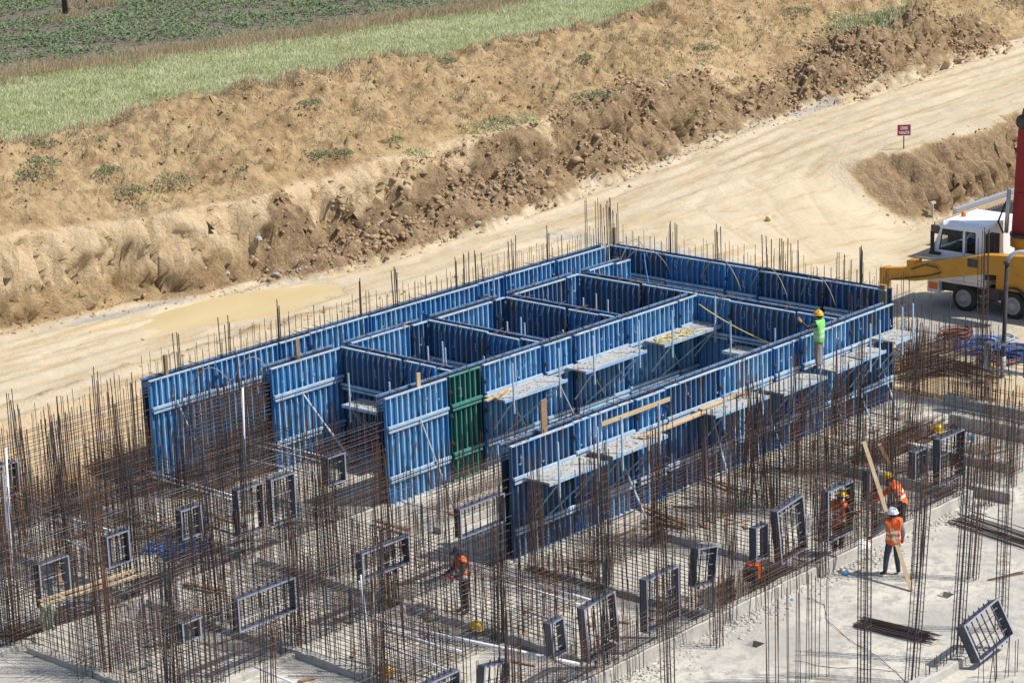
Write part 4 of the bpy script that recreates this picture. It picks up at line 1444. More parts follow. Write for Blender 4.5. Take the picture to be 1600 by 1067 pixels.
wire('long dark wire lying in a curve on the bare slab', [at(1262, 935), at(1288, 945), at(1292, 970), at(1330, 1002), at(1362, 1020), at(1400, 1050), at(1420, 1070)])
wire('thin wire lying across the bottom of the bare slab', [at(1240, 1033), at(1290, 1042), at(1350, 1046), at(1410, 1050)])
for lab, pa, pb, n, h in (('row of short starter bars along the low upstand at the bottom right', (1440, 1068), (1500, 1036), 14, .5), ('row of rusty starter bars before the loose frame', (1535, 1075), (1600, 1045), 12, 1.0),
                          ('row of starter bars standing along the near side of the long upstand', (905, 1100), (1010, 1045), 16, 1.5), ('second row of starter bars along the long upstand', (1120, 985), (1300, 895), 14, .7),
                          ('row of thin bars standing on the slab left of the bar stack', (1195, 1085), (1290, 1055), 18, 2.9)):
    a, b_ = at(*pa), at(*pb)
    t = thing('starter_row', lab, 'rebar', a)
    rg = random.Random(n * 3)
    for i in range(n):
        p = (b_ - a) * (i / (n - 1)) + Vector((rg.uniform(-.05, .05), rg.uniform(-.12, .12), 0))
        bar('bar', p, p + Vector((rg.gauss(0, .03), rg.gauss(0, .03), h * rg.uniform(.75, 1.15))), .010, 'steel' if rg.random() < .6 else 'rust', t)


# ------------------------------------------------------------------ white conduits
def pipe(label, pts, r=.024, mat='white_pipe', name='conduit', cat='pipe'):
    pts = [Vector(p) for p in pts]
    return tag(MB().tube([p - pts[0] for p in pts], r, 7).build(name, mat, smooth=True, loc=pts[0]), label, cat)


for lab, a, b_, z in (('upper white conduit of the pair left of the white pole', (227, 735), (367, 775), 1.3), ('lower white conduit of the pair left of the white pole', (240, 746), (375, 784), 1.3),
                      ('highest white conduit at the left edge rebar', (45, 792), (172, 828), 1.1), ('second white conduit at the left edge rebar', (52, 805), (150, 834), 1.1), ('third white conduit at the left edge rebar', (67, 829), (144, 859), 1.1),
                      ('upper white conduit behind the small frame by the white prop', (385, 684), (510, 714), 1.4), ('second white conduit behind the small frame by the white prop', (385, 692), (510, 723), 1.4), ('low white conduit below the white prop', (388, 718), (505, 742), 1.2),
                      ('upper white conduit right of the crouching worker', (741, 882), (930, 939), 1.1), ('lower white conduit right of the crouching worker', (740, 891), (905, 944), 1.1),
                      ('thick white conduit crossing the bottom rebar', (572, 967), (905, 1037), 1.0), ('thin white conduit beside the thick one at the bottom', (600, 984), (720, 1018), 1.0),
                      ('white conduit low at the bottom edge', (600, 1008), (700, 1046), .9), ('white conduit pair at the bottom left of centre', (390, 1038), (460, 1067), .9),
                      ('white conduit near the small left frame of the bottom row', (825, 955), (965, 1005), .8), ('short white conduit at the left edge', (0, 901), (22, 907), 1.0)):
    pipe(lab, (at(*a, z), at(*b_, z)), .026 if 'thick' not in lab else .04)
for lab, pt, pb, Y in (('white pole standing above the tall narrow frame', (379, 606), (384, 760), 45.75), ('left one of two white poles at the bottom centre', (564, 898), (582, 1075), 37.5),
                       ('right one of two white poles at the bottom centre', (585, 926), (588, 1075), 37.5), ('tall white pole at the left edge', (9, 700), (23, 965), 47.5), ('shorter white pole at the left edge', (5, 736), (14, 860), 47.6),
                       ('thin white rod hanging below the small frame', (521, 760), (524, 830), 44.5)):
    pipe(lab, (onY(*pt, Y), onY(*pb, Y)), .03)

# ------------------------------------------------------------------ concrete pump truck on the right
TX = 72.2
truck = thing('pump_truck', 'white cabbed concrete pump truck with orange outrigger and red boom', 'truck', (TX, 43, 0))


def T(m, name, mats, parent=truck, smooth=False):
    """geometry given in site coordinates, hung on a truck part"""
    off = Vector(truck.location)
    m.v = [tuple(Vector(v) - off) for v in m.v]
    return m.build(name, mats, parent, smooth)


X0, X1 = TX, TX + 2.45
cab = MB()
for xa, xb in ((X0, X0 + .06), (X1 - .06, X1)):
    cab.prism([(45.3, 1.0), (45.2, 2.19), (43.05, 2.19), (43.05, 1.0)], xa, xb)
    cab.prism([(45.2, 2.19), (44.93, 2.19), (44.80, 2.93), (44.90, 2.93)], xa, xb)
    cab.prism([(43.97, 2.19), (43.82, 2.19), (43.82, 2.93), (43.97, 2.93)], xa, xb)
    cab.prism([(43.46, 2.19), (43.05, 2.19), (43.05, 2.93), (43.46, 2.93)], xa, xb)
    cab.prism([(44.90, 2.93), (44.82, 3.08), (43.05, 3.12), (43.05, 2.93)], xa, xb)
cab.prism([(X0, 3.09), (X0 + .16, 3.24), (X1 - .16, 3.24), (X1, 3.09)], 43.05, 44.80, 'Y')
cab.prism([(44.80, 3.09), (44.80, 3.24), (45.0, 3.05), (44.92, 2.94)], X0 + .05, X1 - .05, 'X')
cab.bx(X0 + .06, X1 - .06, 43.05, 43.12, 1.0, 3.1)
cab.prism([(45.3, 1.0), (45.2, 2.15), (45.1, 2.15), (45.2, 1.0)], X0 + .06, X1 - .06)
cab.bx(X0 + .06, X1 - .06, 43.1, 45.2, 1.0, 1.1)
cabo = T(cab, 'cab', 'truck_white')
for xa in (X0 + .02, X1 - .04):
    T(MB().prism([(44.93, 2.19), (44.80, 2.93), (43.97, 2.93), (43.97, 2.19)], xa, xa + .012), 'door_window', 'glass', cabo)
    T(MB().prism([(43.82, 2.19), (43.82, 2.93), (43.46, 2.93), (43.46, 2.19)], xa, xa + .012), 'rear_quarter_window', 'glass', cabo)
T(MB().prism([(45.17, 2.16), (44.87, 2.94), (44.855, 2.94), (45.155, 2.16)], X0 + .08, X1 - .08), 'windscreen', 'glass', cabo)
m = MB()
m.prism([(44.95, 2.17), (44.81, 2.95), (43.95, 2.95), (43.95, 2.91), (44.78, 2.91), (44.90, 2.21), (43.95, 2.21), (43.95, 2.17)], X0 - .006, X0 - .001)
m.bx(X0 - .006, X0 - .001, 43.82, 43.86, 2.17, 2.95).bx(X0 - .006, X0 - .001, 43.44, 43.48, 2.17, 2.95).bx(X0 - .006, X0 - .001, 43.48, 43.82, 2.91, 2.95).bx(X0 - .006, X0 - .001, 43.48, 43.82, 2.17, 2.21)
m.bx(X0 - .005, X0 - .001, 43.885, 43.90, 1.05, 2.17)
T(m, 'window_seal', 'black_rubber', cabo)
T(MB().bx(X0 - .14, X0 - .03, 45.12, 45.22, 2.08, 2.85).bx(X0 - .1, X0, 45.1, 45.14, 2.8, 2.84).bx(X0 - .12, X0 - .03, 44.85, 45.28, 1.98, 2.08), 'wing_mirror', 'black_rubber', cabo)
T(MB().bx(X0 - .03, X0 - .004, 43.96, 44.10, 1.95, 1.99), 'door_handle', 'black_rubber', cabo)
m = MB().bx(X0 + .02, X0 + .42, 42.72, 43.04, 1.3, 2.95)
for i in range(9):
    m.bx(X0 - .01, X0 + .02, 42.74, 43.02, 1.4 + i * .17, 1.47 + i * .17)
T(m, 'intake_grille', 'black_rubber')
T(MB().bx(X0 + .3, X0 + .9, 43.3, 43.9, 1.1, 1.7).bx(X0 + .3, X0 + .9, 43.2, 43.38, 1.7, 2.6).bx(X0 + 1.4, X1 - .3, 43.3, 43.9, 1.1, 1.7).bx(X0 + 1.4, X1 - .3, 43.2, 43.38, 1.7, 2.6).bx(X0 + .1, X1 - .1, 44.6, 45.05, 1.1, 2.1), 'seats_and_dash', 'dark_cloth', cabo)
ring = []
for k in range(17):
    a = k / 16 * 2 * math.pi
    ring.append((X0 + .6 + .22 * math.cos(a), 44.45 + .1 * math.sin(a), 2.2 + .2 * math.sin(a)))
T(MB().tube(ring, .022, 6), 'steering_wheel', 'dark_metal', cabo, True)
T(MB().lathe([(.09, 0), (.09, .05), (.07, .16), (.03, .19)], 12, 'Z', (X0 + 1.0, 44.55, 3.24)), 'amber_beacon', 'lamp_amber', cabo, True)
T(MB().bx(X0 + .02, X1 - .02, 44.95, 45.42, .55, 1.0), 'bumper', 'truck_white')
T(MB().bx(X0 - .004, X0 + .02, 45.0, 45.35, .68, .92), 'headlight', 'lamp_amber')
T(MB().bx(X0 + .25, X1 - .25, 35.5, 45.0, .62, 1.0), 'chassis', 'dark_metal')
# wheels
for i, yw in enumerate((43.9, 41.92, 38.4, 37.0)):
    w = thing('wheel', None, None, (0, 0, 0))
    w.parent = truck
    del w
    for side in (0, 1):
        xo = X0 + .02 if side == 0 else X1 - .34
        o = T(MB().lathe([(.30, 0), (.44, .0), (.495, .05), (.50, .10), (.50, .24), (.495, .28), (.44, .32), (.30, .32)], 32, 'X', (xo, yw, .50)), 'wheel', 'black_rubber', truck, True)
        og = -1 if side == 0 else 1
        sx = xo if side == 0 else xo + .32
        T(MB().lathe([(.315, .0), (.315, .012 * og), (.29, .022 * og), (.26, .008 * og), (.19, .010 * og), (.155, .030 * og), (.135, .085 * og), (.09, .10 * og), (.0, .10 * og)], 28, 'X', (sx, yw, .50)), 'rim', 'wheel_rim', o)
        m = MB()
        for k in range(10):
            a = k * .628
            m.lathe([(.02, 0), (.02, .04 * og)], 6, 'X', (sx + .008 * og, yw + .215 * math.cos(a), .50 + .215 * math.sin(a)))
        T(m, 'wheel_nuts', 'hub_grey', o)
for o in [c for c in truck.children if c.type == 'EMPTY']:
    bpy.data.objects.remove(o)
m = MB()
arc = [(41.92 + .62 * math.cos(math.radians(a)), .55 + .62 * math.sin(math.radians(a))) for a in range(10, 171, 16)]
arc2 = [(41.92 + .57 * math.cos(math.radians(a)), .55 + .57 * math.sin(math.radians(a))) for a in range(170, 9, -16)]
m.prism(arc + arc2, X0 - .02, X0 + .45)
T(m, 'mudguard', 'dark_metal')
T(MB().bx(X0 - .02, X0 + .3, 43.2, 44.4, 1.02, 1.12), 'step_rail', 'silver')
T(MB().bx(X0 + .1, X1 - .1, 36.0, 42.65, 1.0, 1.75), 'pump_frame', 'truck_orange')
T(MB().bx(X0 + .05, X0 + .5, 42.2, 43.0, .6, 1.0), 'fuel_tank', 'dark_metal')
# swung out outrigger in front of the cab
m = MB()
XA = X0 - .75
m.prism([(41.0, 1.80), (42.6, 1.72), (45.45, 1.08), (45.75, 1.05), (45.75, 1.62), (45.5, 1.72), (42.6, 2.40), (41.0, 2.55)], XA, XA + .42)
m.prism([(45.75, 1.06), (46.72, .92), (46.72, 1.38), (45.75, 1.52)], XA + .06, XA + .36)
m.prism([(45.45, 1.66), (45.80, 1.58), (45.80, 1.80), (45.45, 1.86)], XA - .02, XA + .44)
arm = T(m, 'outrigger_arm', 'truck_orange')
T(MB().prism([(46.72, .55), (46.98, .5), (46.98, 1.36), (46.72, 1.42)], XA + .02, XA + .40), 'leg_housing', 'truck_orange', arm)
T(MB().tube([(XA + .21, 46.86, .6), (XA + .21, 46.86, .1)], .07, 10), 'jack_ram', 'silver', arm, True)
T(MB().lathe([(.28, 0), (.28, .05), (.12, .09)], 16, 'Z', (XA + .21, 46.86, .03)), 'jack_foot', 'dark_metal', arm)
hose = [(XA - .03, 45.6, 1.5), (XA - .06, 45.0, 1.75), (XA - .07, 44.5, 1.72), (XA - .06, 44.35, 1.55), (XA - .05, 44.9, 1.35), (XA - .05, 45.8, 1.15), (XA - .05, 46.5, 1.0)]
T(MB().tube(hose, .022, 6), 'hydraulic_hose', 'black_rubber', arm, True)
T(MB().bx(XA - .01, XA + .0, 42.9, 43.3, 1.9, 2.2), 'side_plate', 'dark_metal', arm)
m = MB().lathe([(.62, 2.0), (.62, 2.12), (.50, 2.16), (.50, 2.42), (.66, 2.46), (.66, 2.80), (.60, 2.84)], 28, 'Z', (X0 + 1.2, 42.0, 0))
T(m, 'turret', 'truck_orange', truck, True)
T(MB().lathe([(.68, 2.84), (.68, 2.92), (.5, 2.95)], 28, 'Z', (X0 + 1.2, 42.0, 0)), 'slewing_ring', 'dark_metal', truck)
m = MB()
m.prism([(42.45, 2.95), (41.2, 2.95), (41.2, 3.4), (41.45, 7.4), (41.75, 7.6), (42.1, 7.4), (42.28, 6.6)], X0 + .75, X0 + 1.65)
m.bx(X0 + .70, X0 + .78, 41.4, 42.2, 3.6, 4.4)
boom = T(m, 'boom', 'truck_red')
T(MB().lathe([(.26, 0), (.26, 1.1)], 18, 'X', (X0 + .65, 42.05, 6.95)), 'boom_knuckle', 'dark_metal', boom, True)
T(MB().tube([(X0 + .65, 42.6, 2.95), (X0 + .65, 42.52, 4.5)], .075, 10), 'lift_ram', 'silver', boom, True)
T(MB().tube([(X0 + .7, 42.75, 2.9), (X0 + .68, 42.95, 3.3), (X0 + .66, 42.7, 3.9), (X0 + .66, 42.5, 4.3)], .04, 8), 'boom_hose', 'black_rubber', boom, True)
T(MB().bx(X0 + .6, X0 + 1.8, 40.6, 41.6, 2.95, 3.3), 'pump_cover', 'truck_red')

# hanging concrete delivery pipe, its bent top running off to the truck
b0 = at(1567, 590)
top = onX(1574, 392, b0.x)
rr = Vector((_r.x, _r.y, 0)).normalized()
pts = [Vector((b0.x, b0.y, .02)), Vector((b0.x, b0.y, .9)), Vector((top.x, top.y, top.z - .45))]
for k in range(1, 7):
    a = k / 6 * math.pi / 2
    pts.append(Vector((top.x, top.y, top.z - .45)) + rr * (.4 * (1 - math.cos(a))) + Vector((0, 0, .4 * math.sin(a))))
pts.append(pts[-1] + rr * 1.6)
pd = thing('delivery_pipe', 'dark hanging concrete delivery pipe with a bent grey top', 'pipe', pts[0])
MB().tube([p - pts[0] for p in pts[:3]], .068, 12).build('hose', 'black_rubber', pd, True)
MB().tube([p - pts[0] for p in pts[2:]], .07, 12).build('bend', 'silver', pd, True)
MB().lathe([(.10, 0), (.12, .02), (.12, .10), (.10, .12)], 12, 'Z', tuple(pts[2] - pts[0])).build('coupling', 'dark_metal', pd, True)
MB().lathe([(.07, 0), (.09, .05), (.09, .7)], 12, 'Z').build('nozzle', 'hub_grey', pd, True)

# flat rack of mesh mats behind the truck
rk = thing('mesh_rack', 'long flat rack loaded with steel mesh behind the truck cab', 'rack', (79, 46.4, 0))
MB().bx(0, 8.5, 0, 2.9, 1.0, 1.12).build('bed', 'dark_metal', rk)
for y0 in (-.04, 2.9):
    MB().bx(-.1, 8.5, y0, y0 + .05, 1.1, 1.42).build('side_board', 'timber' if y0 > 0 else 'silver', rk)
MB().bx(1.8, 8.5, 3.1, 3.3, 1.0, 1.55).build('outer_rail', 'silver', rk)
MB().bx(-.25, -.1, -.1, 3.0, .98, 1.3).build('head_beam', 'dark_metal', rk)
for k in range(2):
    z = 1.20 + k * .06
    for i in range(42):
        bar('mat_bar', (.1 + i * .2, .05, z), (.1 + i * .2, 2.85, z), .012, 'steel', rk)
    for i in range(14):
        bar('mat_bar', (.05, .1 + i * .2, z + .015), (8.4, .1 + i * .2, z + .015), .012, 'steel', rk)
for x in (.5, 3.2, 6, 8.2):
    MB().bx(x, x + .2, .2, 2.7, .1, 1.0).build('trestle', 'dark_metal', rk)

# ------------------------------------------------------------------ warning sign by the road
p = hit(1412, 233)
sg = thing('warning_sign', 'small red sign with white Turkish lettering on a thin post', 'sign', p, math.radians(-46))
sg.scale = (.86, .86, .92)
MB().bx(-.025, .025, -.02, .02, -.2, 1.0).build('post', 'pole_dark', sg)
bd = MB().bx(-.32, .32, -.045, -.022, .62, 1.12).build('board', 'sign_red', sg)
MB().bx(.32, .345, -.05, -.018, .61, 1.13).bx(-.345, -.32, -.05, -.018, .61, 1.13).bx(-.32, .32, -.05, -.018, .595, .62).bx(-.32, .32, -.05, -.018, 1.12, 1.14).build('border', 'sign_white', bd)
for txt, z, w in (('G\u0130RMEK', .90, .40), ('YASAKTIR', .69, .54)):
    cu = bpy.data.curves.new('lettering', 'FONT')
    cu.body = txt
    cu.size = .19
    cu.align_x = 'CENTER'
    cu.extrude = .004
    cu.offset = .006
    to = bpy.data.objects.new('lettering', cu)
    COL.objects.link(to)
    bpy.context.view_layer.update()
    me = bpy.data.meshes.new_from_object(to.evaluated_get(bpy.context.evaluated_depsgraph_get()))
    bpy.data.objects.remove(to)
    me.materials.clear()
    me.materials.append(MATS['sign_white'])
    xsz = max(v.co.x for v in me.vertices) - min(v.co.x for v in me.vertices)
    o = link('lettering', me, bd, (0, -.052, z))
    o.rotation_euler = (math.pi / 2, 0, 0)
    o.scale = (w / xsz, 1, 1)

# small standpipe by the cut bank
p = hit(1457, 342)
sp_ = thing('standpipe', 'small pale standpipe at the foot of the right cut bank', 'pipe', p)
MB().tube([(0, 0, -.1), (0, 0, .62)], .05, 8).build('riser', 'concrete', sp_)
MB().bx(-.16, .16, -.06, .06, .58, .68).build('cap', 'concrete', sp_)


# ------------------------------------------------------------------ people
def hat(name, mat, parent=None, loc=(0, 0, 0), label=None):
    m = MB()
    prof = [(.150, 0), (.152, .02), (.145, .06), (.125, .10), (.09, .135), (.045, .155), (.0, .160)]
    m.lathe(prof, 20)
    m.lathe([(.150, -.002), (.178, -.008), (.178, .004), (.150, .012)], 20)
    vs = [(-.13, .12, .0), (.13, .12, .0), (.085, .245, -.02), (-.085, .245, -.02), (-.13, .12, .012), (.13, .12, .012), (.085, .245, -.008), (-.085, .245, -.008)]
    m.add(vs, [(0, 1, 2, 3), (4, 5, 6, 7), (1, 2, 6, 5), (2, 3, 7, 6), (3, 0, 4, 7)])
    m.bx(-.018, .018, -.11, .11, .125, .165)
    return m.build(name, mat, parent, True, loc)


def hand_mesh(side, mat):
    """half closed hand: palm, four bent fingers of unequal length, thumb from the side of the palm; hangs along -z"""
    m = MB()
    m.tube([(0, 0, .02), (0, 0, -.03), (0, .004, -.09)], [.030, .040, .038], 8)
    for i, (x, L_) in enumerate(((-.030, .062), (-.010, .072), (.010, .068), (.030, .052))):
        p = Vector((x, .006, -.085))
        q = p + Vector((0, .010, -L_ * .5))
        r_ = q + Vector((0, .030, -L_ * .30))
        s = r_ + Vector((0, .028, L_ * .05))
        m.tube([p, q, r_, s], [.0105, .010, .009, .007], 6)
    sx = -side
    m.tube([(sx * .032, .008, -.03), (sx * .055, .028, -.06), (sx * .05, .046, -.088)], [.013, .011, .008], 6)
    return m.mesh('hand', mat, True)


def person(label, loc, yaw, pose, mats, hatm, z=0.0, vest=None, hatname='hard_hat', emblem=False):
    J = dict(pel=(0, 0, .94), waist=(0, .0, 1.10), chest=(0, .0, 1.30), nb=(0, -.01, 1.46), nk=(0, .01, 1.53), hd=(0, .025, 1.63), ht=(0, .02, 1.70),
             sl=(-.185, 0, 1.42), sr=(.185, 0, 1.42), el=(-.24, -.02, 1.14), er=(.24, -.02, 1.14), wl=(-.25, .06, .90), wr=(.25, .06, .90),
             hl=(-.095, 0, .88), hr=(.095, 0, .88), kl=(-.11, .02, .48), kr=(.11, .02, .48), al=(-.12, -.02, .09), ar=(.12, -.02, .09), tl=(-.13, .14, .045), tr=(.13, .14, .045), ns=(0, .125, 1.615))
    J = {k: Vector(v) for k, v in J.items()}
    ln = pose.get('lean', 0)
    if ln:
        R_ = Matrix.Rotation(-ln, 3, 'X')
        c = J['pel'].copy()
        for k in ('waist', 'chest', 'nb', 'nk', 'hd', 'ht', 'sl', 'sr', 'el', 'er', 'wl', 'wr', 'ns'):
            J[k] = c + R_ @ (J[k] - c)
    for k, v in pose.items():
        if k in J:
            J[k] = Vector(v)
    hy = pose.get('head', 0)
    if hy:
        c = J['nk']
        for k in ('ns', 'hd', 'ht'):
            J[k] = c + Matrix.Rotation(hy, 3, 'Z') @ (J[k] - c)
    Rr = dict(pel=.165, waist=.155, chest=.175, nb=.085, nk=.058, hd=.092, ht=.075, sl=.085, sr=.085, el=.060, er=.060, wl=.042, wr=.042, hl=.108, hr=.108, kl=.078, kr=.078, al=.060, ar=.060, tl=.042, tr=.042, ns=.014)
    B = [('pel', 'waist'), ('waist', 'chest'), ('chest', 'nb'), ('nb', 'nk'), ('nk', 'hd'), ('hd', 'ht'), ('hd', 'ns'), ('chest', 'sl'), ('chest', 'sr'), ('sl', 'el'), ('sr', 'er'), ('el', 'wl'), ('er', 'wr'),
         ('pel', 'hl'), ('pel', 'hr'), ('hl', 'kl'), ('hr', 'kr'), ('kl', 'al'), ('kr', 'ar'), ('al', 'tl'), ('ar', 'tr')]
    keys = list(J)
    me = bpy.data.meshes.new('body')
    me.from_pydata([J[k] for k in keys], [(keys.index(a), keys.index(b__)) for a, b__ in B], [])
    tmp = bpy.data.objects.new('body', me)
    COL.objects.link(tmp)
    tmp.modifiers.new('s', 'SKIN')
    for i, k in enumerate(keys):
        sv_ = me.skin_vertices[0].data[i]
        r_ = Rr[k]
        sv_.radius = (r_, r_ * (.78 if k in ('pel', 'waist', 'chest') else 1))
        sv_.use_root = (k == 'pel')
    ss = tmp.modifiers.new('u', 'SUBSURF')
    ss.levels = ss.render_levels = 2
    bpy.context.view_layer.update()
    ev = bpy.data.meshes.new_from_object(tmp.evaluated_get(bpy.context.evaluated_depsgraph_get()))
    bpy.data.objects.remove(tmp)
    ev.name = 'body'
    order = ['skin', 'shirt', 'pants', 'boot']
    ev.materials.clear()
    for k in order:
        ev.materials.append(MATS[mats.get(k, k)])
    zone = {}
    for a, b__ in B:
        zone[(a, b__)] = 0 if a in ('nk', 'hd', 'nb') else 3 if a in ('al', 'ar') else 2 if a in ('hl', 'hr', 'kl', 'kr') or b__ in ('hl', 'hr') else 1
    vest_f = []
    for pl in ev.polygons:
        c = pl.center
        best, bz, bb = 9, 1, None
        for a, b__ in B:
            A, D = J[a], J[b__] - J[a]
            t_ = max(0, min(1, (c - A).dot(D) / D.length_squared))
            dd = (c - A - D * t_).length - (Rr[a] * (1 - t_) + Rr[b__] * t_)
            if dd < best:
                best, bz, bb = dd, zone[(a, b__)], (a, b__, t_)
        if bb[:2] == ('pel', 'waist') and bb[2] < .1:
            bz = 2
        pl.material_index = bz
        pl.use_smooth = True
        if bb[:2] in (('pel', 'waist'), ('waist', 'chest'), ('chest', 'nb'), ('chest', 'sl'), ('chest', 'sr')) or (bb[:2] in (('pel', 'hl'), ('pel', 'hr')) and c.z > .86 and not ln):
            vest_f.append(pl.index)
    t = thing('person', label, 'person', (loc[0], loc[1], z), yaw)
    body = link('body', ev, t)
    if vest:
        idx, vs, fs, mi = {}, [], [], []
        axis = (J['nb'] - J['pel']).normalized()
        for fi in vest_f:
            pl = ev.polygons[fi]
            f__ = []
            for vi in pl.vertices:
                if vi not in idx:
                    idx[vi] = len(vs)
                    v = ev.vertices[vi]
                    vs.append(v.co + v.normal * .022)
                f__.append(idx[vi])
            fs.append(tuple(f__))
            s = (pl.center - J['pel']).dot(axis)
            mi.append(1 if (.045 < s < .10 or .20 < s < .255) else 0)
        vm = bpy.data.meshes.new('vest')
        vm.from_pydata(vs, [], fs)
        vm.materials.append(MATS[vest])
        vm.materials.append(MATS['reflective'])
        vm.polygons.foreach_set('material_index', mi)
        vm.polygons.foreach_set('use_smooth', [True] * len(fs))
        link('vest', vm, t)
        if emblem:
            ring_ = [(.045 * math.cos(k / 12 * 2 * math.pi), 0, .045 * math.sin(k / 12 * 2 * math.pi)) for k in range(13)]
            e = MB().tube(ring_, .010, 5).bx(-.05, .05, -.004, .004, -.10, -.075).build('emblem', 'glove_red', t, loc=J['chest'] + Vector((0, -.168, .06)))
    hd_ = hat(hatname, hatm, t, J['hd'] + (J['ht'] - J['hd']).normalized() * .02)
    hd_.rotation_euler = (-ln * .8, 0, hy)
    hd_.scale = (.86, .86, .86)
    gm = mats.get('glove', 'skin')
    for s, w, e in ((-1, 'wl', 'el'), (1, 'wr', 'er')):
        o = link('glove' if 'glove' in mats else 'hand', hand_mesh(s, gm), t, J[w])
        o.rotation_mode = 'QUATERNION'
        o.rotation_quaternion = (J[e] - J[w]).to_track_quat('Z', 'Y')
    # collar of hair under the helmet
    MB().lathe([(.088, -.05), (.098, .0), (.095, .03)], 14, 'Z', tuple(J['hd'] + Vector((0, -.022, -.01)))).build('hair', 'dark_cloth', t, True)
    return t


AW = YAW - math.pi / 2          # facing straight away from the camera
g = at(1395, 897)
person('worker in orange vest and white helmet steadying the leaning plank', g, AW + .25,
       dict(el=(-.38, .05, 1.20), wl=(-.50, .18, 1.02), er=(.27, -.03, 1.14), wr=(.27, .03, .90), al=(-.24, -.05, .09), kl=(-.17, .02, .48), tl=(-.33, .06, .045), ar=(.13, -.06, .09), tr=(.17, .10, .045), head=.35),
       dict(shirt='shirt_grey', pants='jeans', glove='glove_red'), 'hat_white', vest='vest_orange', emblem=True)
g = onY(1281, 580, 39.25)
person('worker in green vest and yellow helmet on the front wall platform', (g.x, 39.28), 0.15,
       dict(el=(-.36, .18, 1.30), wl=(-.40, .38, 1.48), er=(.26, .08, 1.15), wr=(.20, .30, 1.15), head=-.9),
       dict(shirt='shirt_dark', pants='khaki', glove='glove_orange'), 'hat_yellow', z=2.31, vest='vest_green')
g = at(1309, 868)
person('worker in orange vest and yellow helmet behind a large window frame', g, AW - .9,
       dict(lean=.12, el=(-.24, .22, 1.22), wl=(-.16, .48, 1.18), er=(.26, .20, 1.20), wr=(.22, .46, 1.12), head=-.2),
       dict(shirt='shirt_dark', pants='dark_cloth', glove='glove_red'), 'hat_yellow', vest='vest_orange')
g = at(1410, 833)
person('worker in orange vest bending over the rebar beyond the white helmet', g, AW + 1.15,
       dict(lean=.55, el=(-.26, .55, 1.02), wl=(-.22, .72, .86), er=(.26, .55, 1.02), wr=(.20, .74, .90)),
       dict(shirt='vest_orange', pants='dark_cloth', glove='glove_red'), 'hat_yellow', vest='vest_orange')
g = at(727, 957)
person('worker in orange vest and dark helmet deep in the foreground rebar', g, AW + 2.0,
       dict(lean=.15, el=(-.25, .15, 1.14), wl=(-.2, .38, 1.08), er=(.25, .15, 1.14), wr=(.2, .38, 1.05)),
       dict(shirt='shirt_dark', pants='dark_cloth', glove='glove_red'), 'shirt_dark', vest='vest_orange')
g = at(976, 481, 1.66)
person('worker of whom only the orange helmet shows in the right room', g, AW + 1.0, dict(), dict(shirt='shirt_dark', pants='dark_cloth'), 'hat_yellow')
for lab, px, py, z in (('yellow hard hat beside the long frame with thin bars', 1548, 574, .55), ('yellow hard hat on the bars behind the tall right frame', 1466, 671, .3),
                       ('yellow hard hat lying at the end of an upstand in the bottom rebar', 746, 979, .22), ('yellow hard hat low at the bottom edge of the rebar', 606, 1047, .3)):
    p = at(px, py, z)
    o = tag(hat('hard_hat', 'hat_yellow', None, p), lab, 'helmet')
    o.rotation_euler = (.3, -.2, AW + 1.2)
    MBp = MB()
# the leaning plank held by the worker, a second one behind, and the pair of pale timbers at the left
b0 = at(1424, 923)
tp = b0 + Vector((-_r.x, -_r.y, 0)).normalized() * 1.30 + Vector((_f.x, _f.y, 0)).normalized() * .25
lo_, hi_ = 2.0, 6.0
d_ = ray(1350, 690)
# top end on the sight line, plank about 4.1 m long
best = None
for k in range(400):
    q = CAMP + d_ * (55 + k * .02)
    e = abs((q - b0).length - 4.15)
    if q.z > 2 and (best is None or e < best[0]):
        best = (e, q)
plank('long pale plank leaning upright in the hand of the white helmet worker', b0 + Vector((0, 0, .02)), best[1], .10, .07, 'timber', Vector((_f.x, _f.y, 0)))
a = at(1400, 742, 1.2)
b_ = at(1374, 694, 2.6)
plank('thin plank leaning behind the bending worker', a, b_, .09, .045, 'timber', Vector((_f.x, _f.y, 0)))
a, b_ = at(60, 939, 1.0), at(214, 889, 1.0)
plank('upper one of two pale timbers laid across the left rebar', a, b_, .07, .06, 'timber')
a, b_ = at(64, 945, 1.0), at(231, 894, 1.0)
plank('lower one of two pale timbers laid across the left rebar', a, b_, .07, .06, 'timber')
for lab, pa, pb, z in (('brown board lying on the left slab below the hose', (118, 838), (140, 830), .05), ('brown board lying low right of the blue hose', (320, 800), (385, 822), .3), ('brown board lying on the slab in the lower left', (285, 911), (352, 922), .1),
                       ('dark timber lying at the foot of the middle wall', (585, 812), (640, 828), .15), ('timber at the foot of the front wall, left', (1000, 788), (1075, 820), .12), ('timber at the foot of the front wall, right', (1097, 742), (1150, 765), .12),
                       ('brown board standing aslant in the left window frame', (85, 860), (95, 915), .4), ('second timber at the foot of the front wall, left', (1005, 812), (1065, 822), .08)):
    plank(lab, at(*pa, z), at(*pb, z), .13, .06, 'timber_old')
# rag over the timbers
m = MB()
vs, fs = [], []
for i in range(9):
    for j in range(7):
        vs.append((.04 * math.sin(j * 1.3) + (i - 4) * .05 * (1 - j * .05), .04 * math.sin(i * 1.7 + j), -j * .11 - .03 * math.cos(i * 2.1)))
for i in range(8):
    for j in range(6):
        fs.append((i * 7 + j, i * 7 + 7 + j, i * 7 + 8 + j, i * 7 + 1 + j))
m.add(vs, fs)
o = tag(m.build('rag', 'cloth_pale', None, True, at(72, 944, 1.05)), 'pale green rag hanging from the end of the pale timbers', 'rag')
o.modifiers.new('t', 'SOLIDIFY').thickness = .008
o.rotation_euler.z = AW

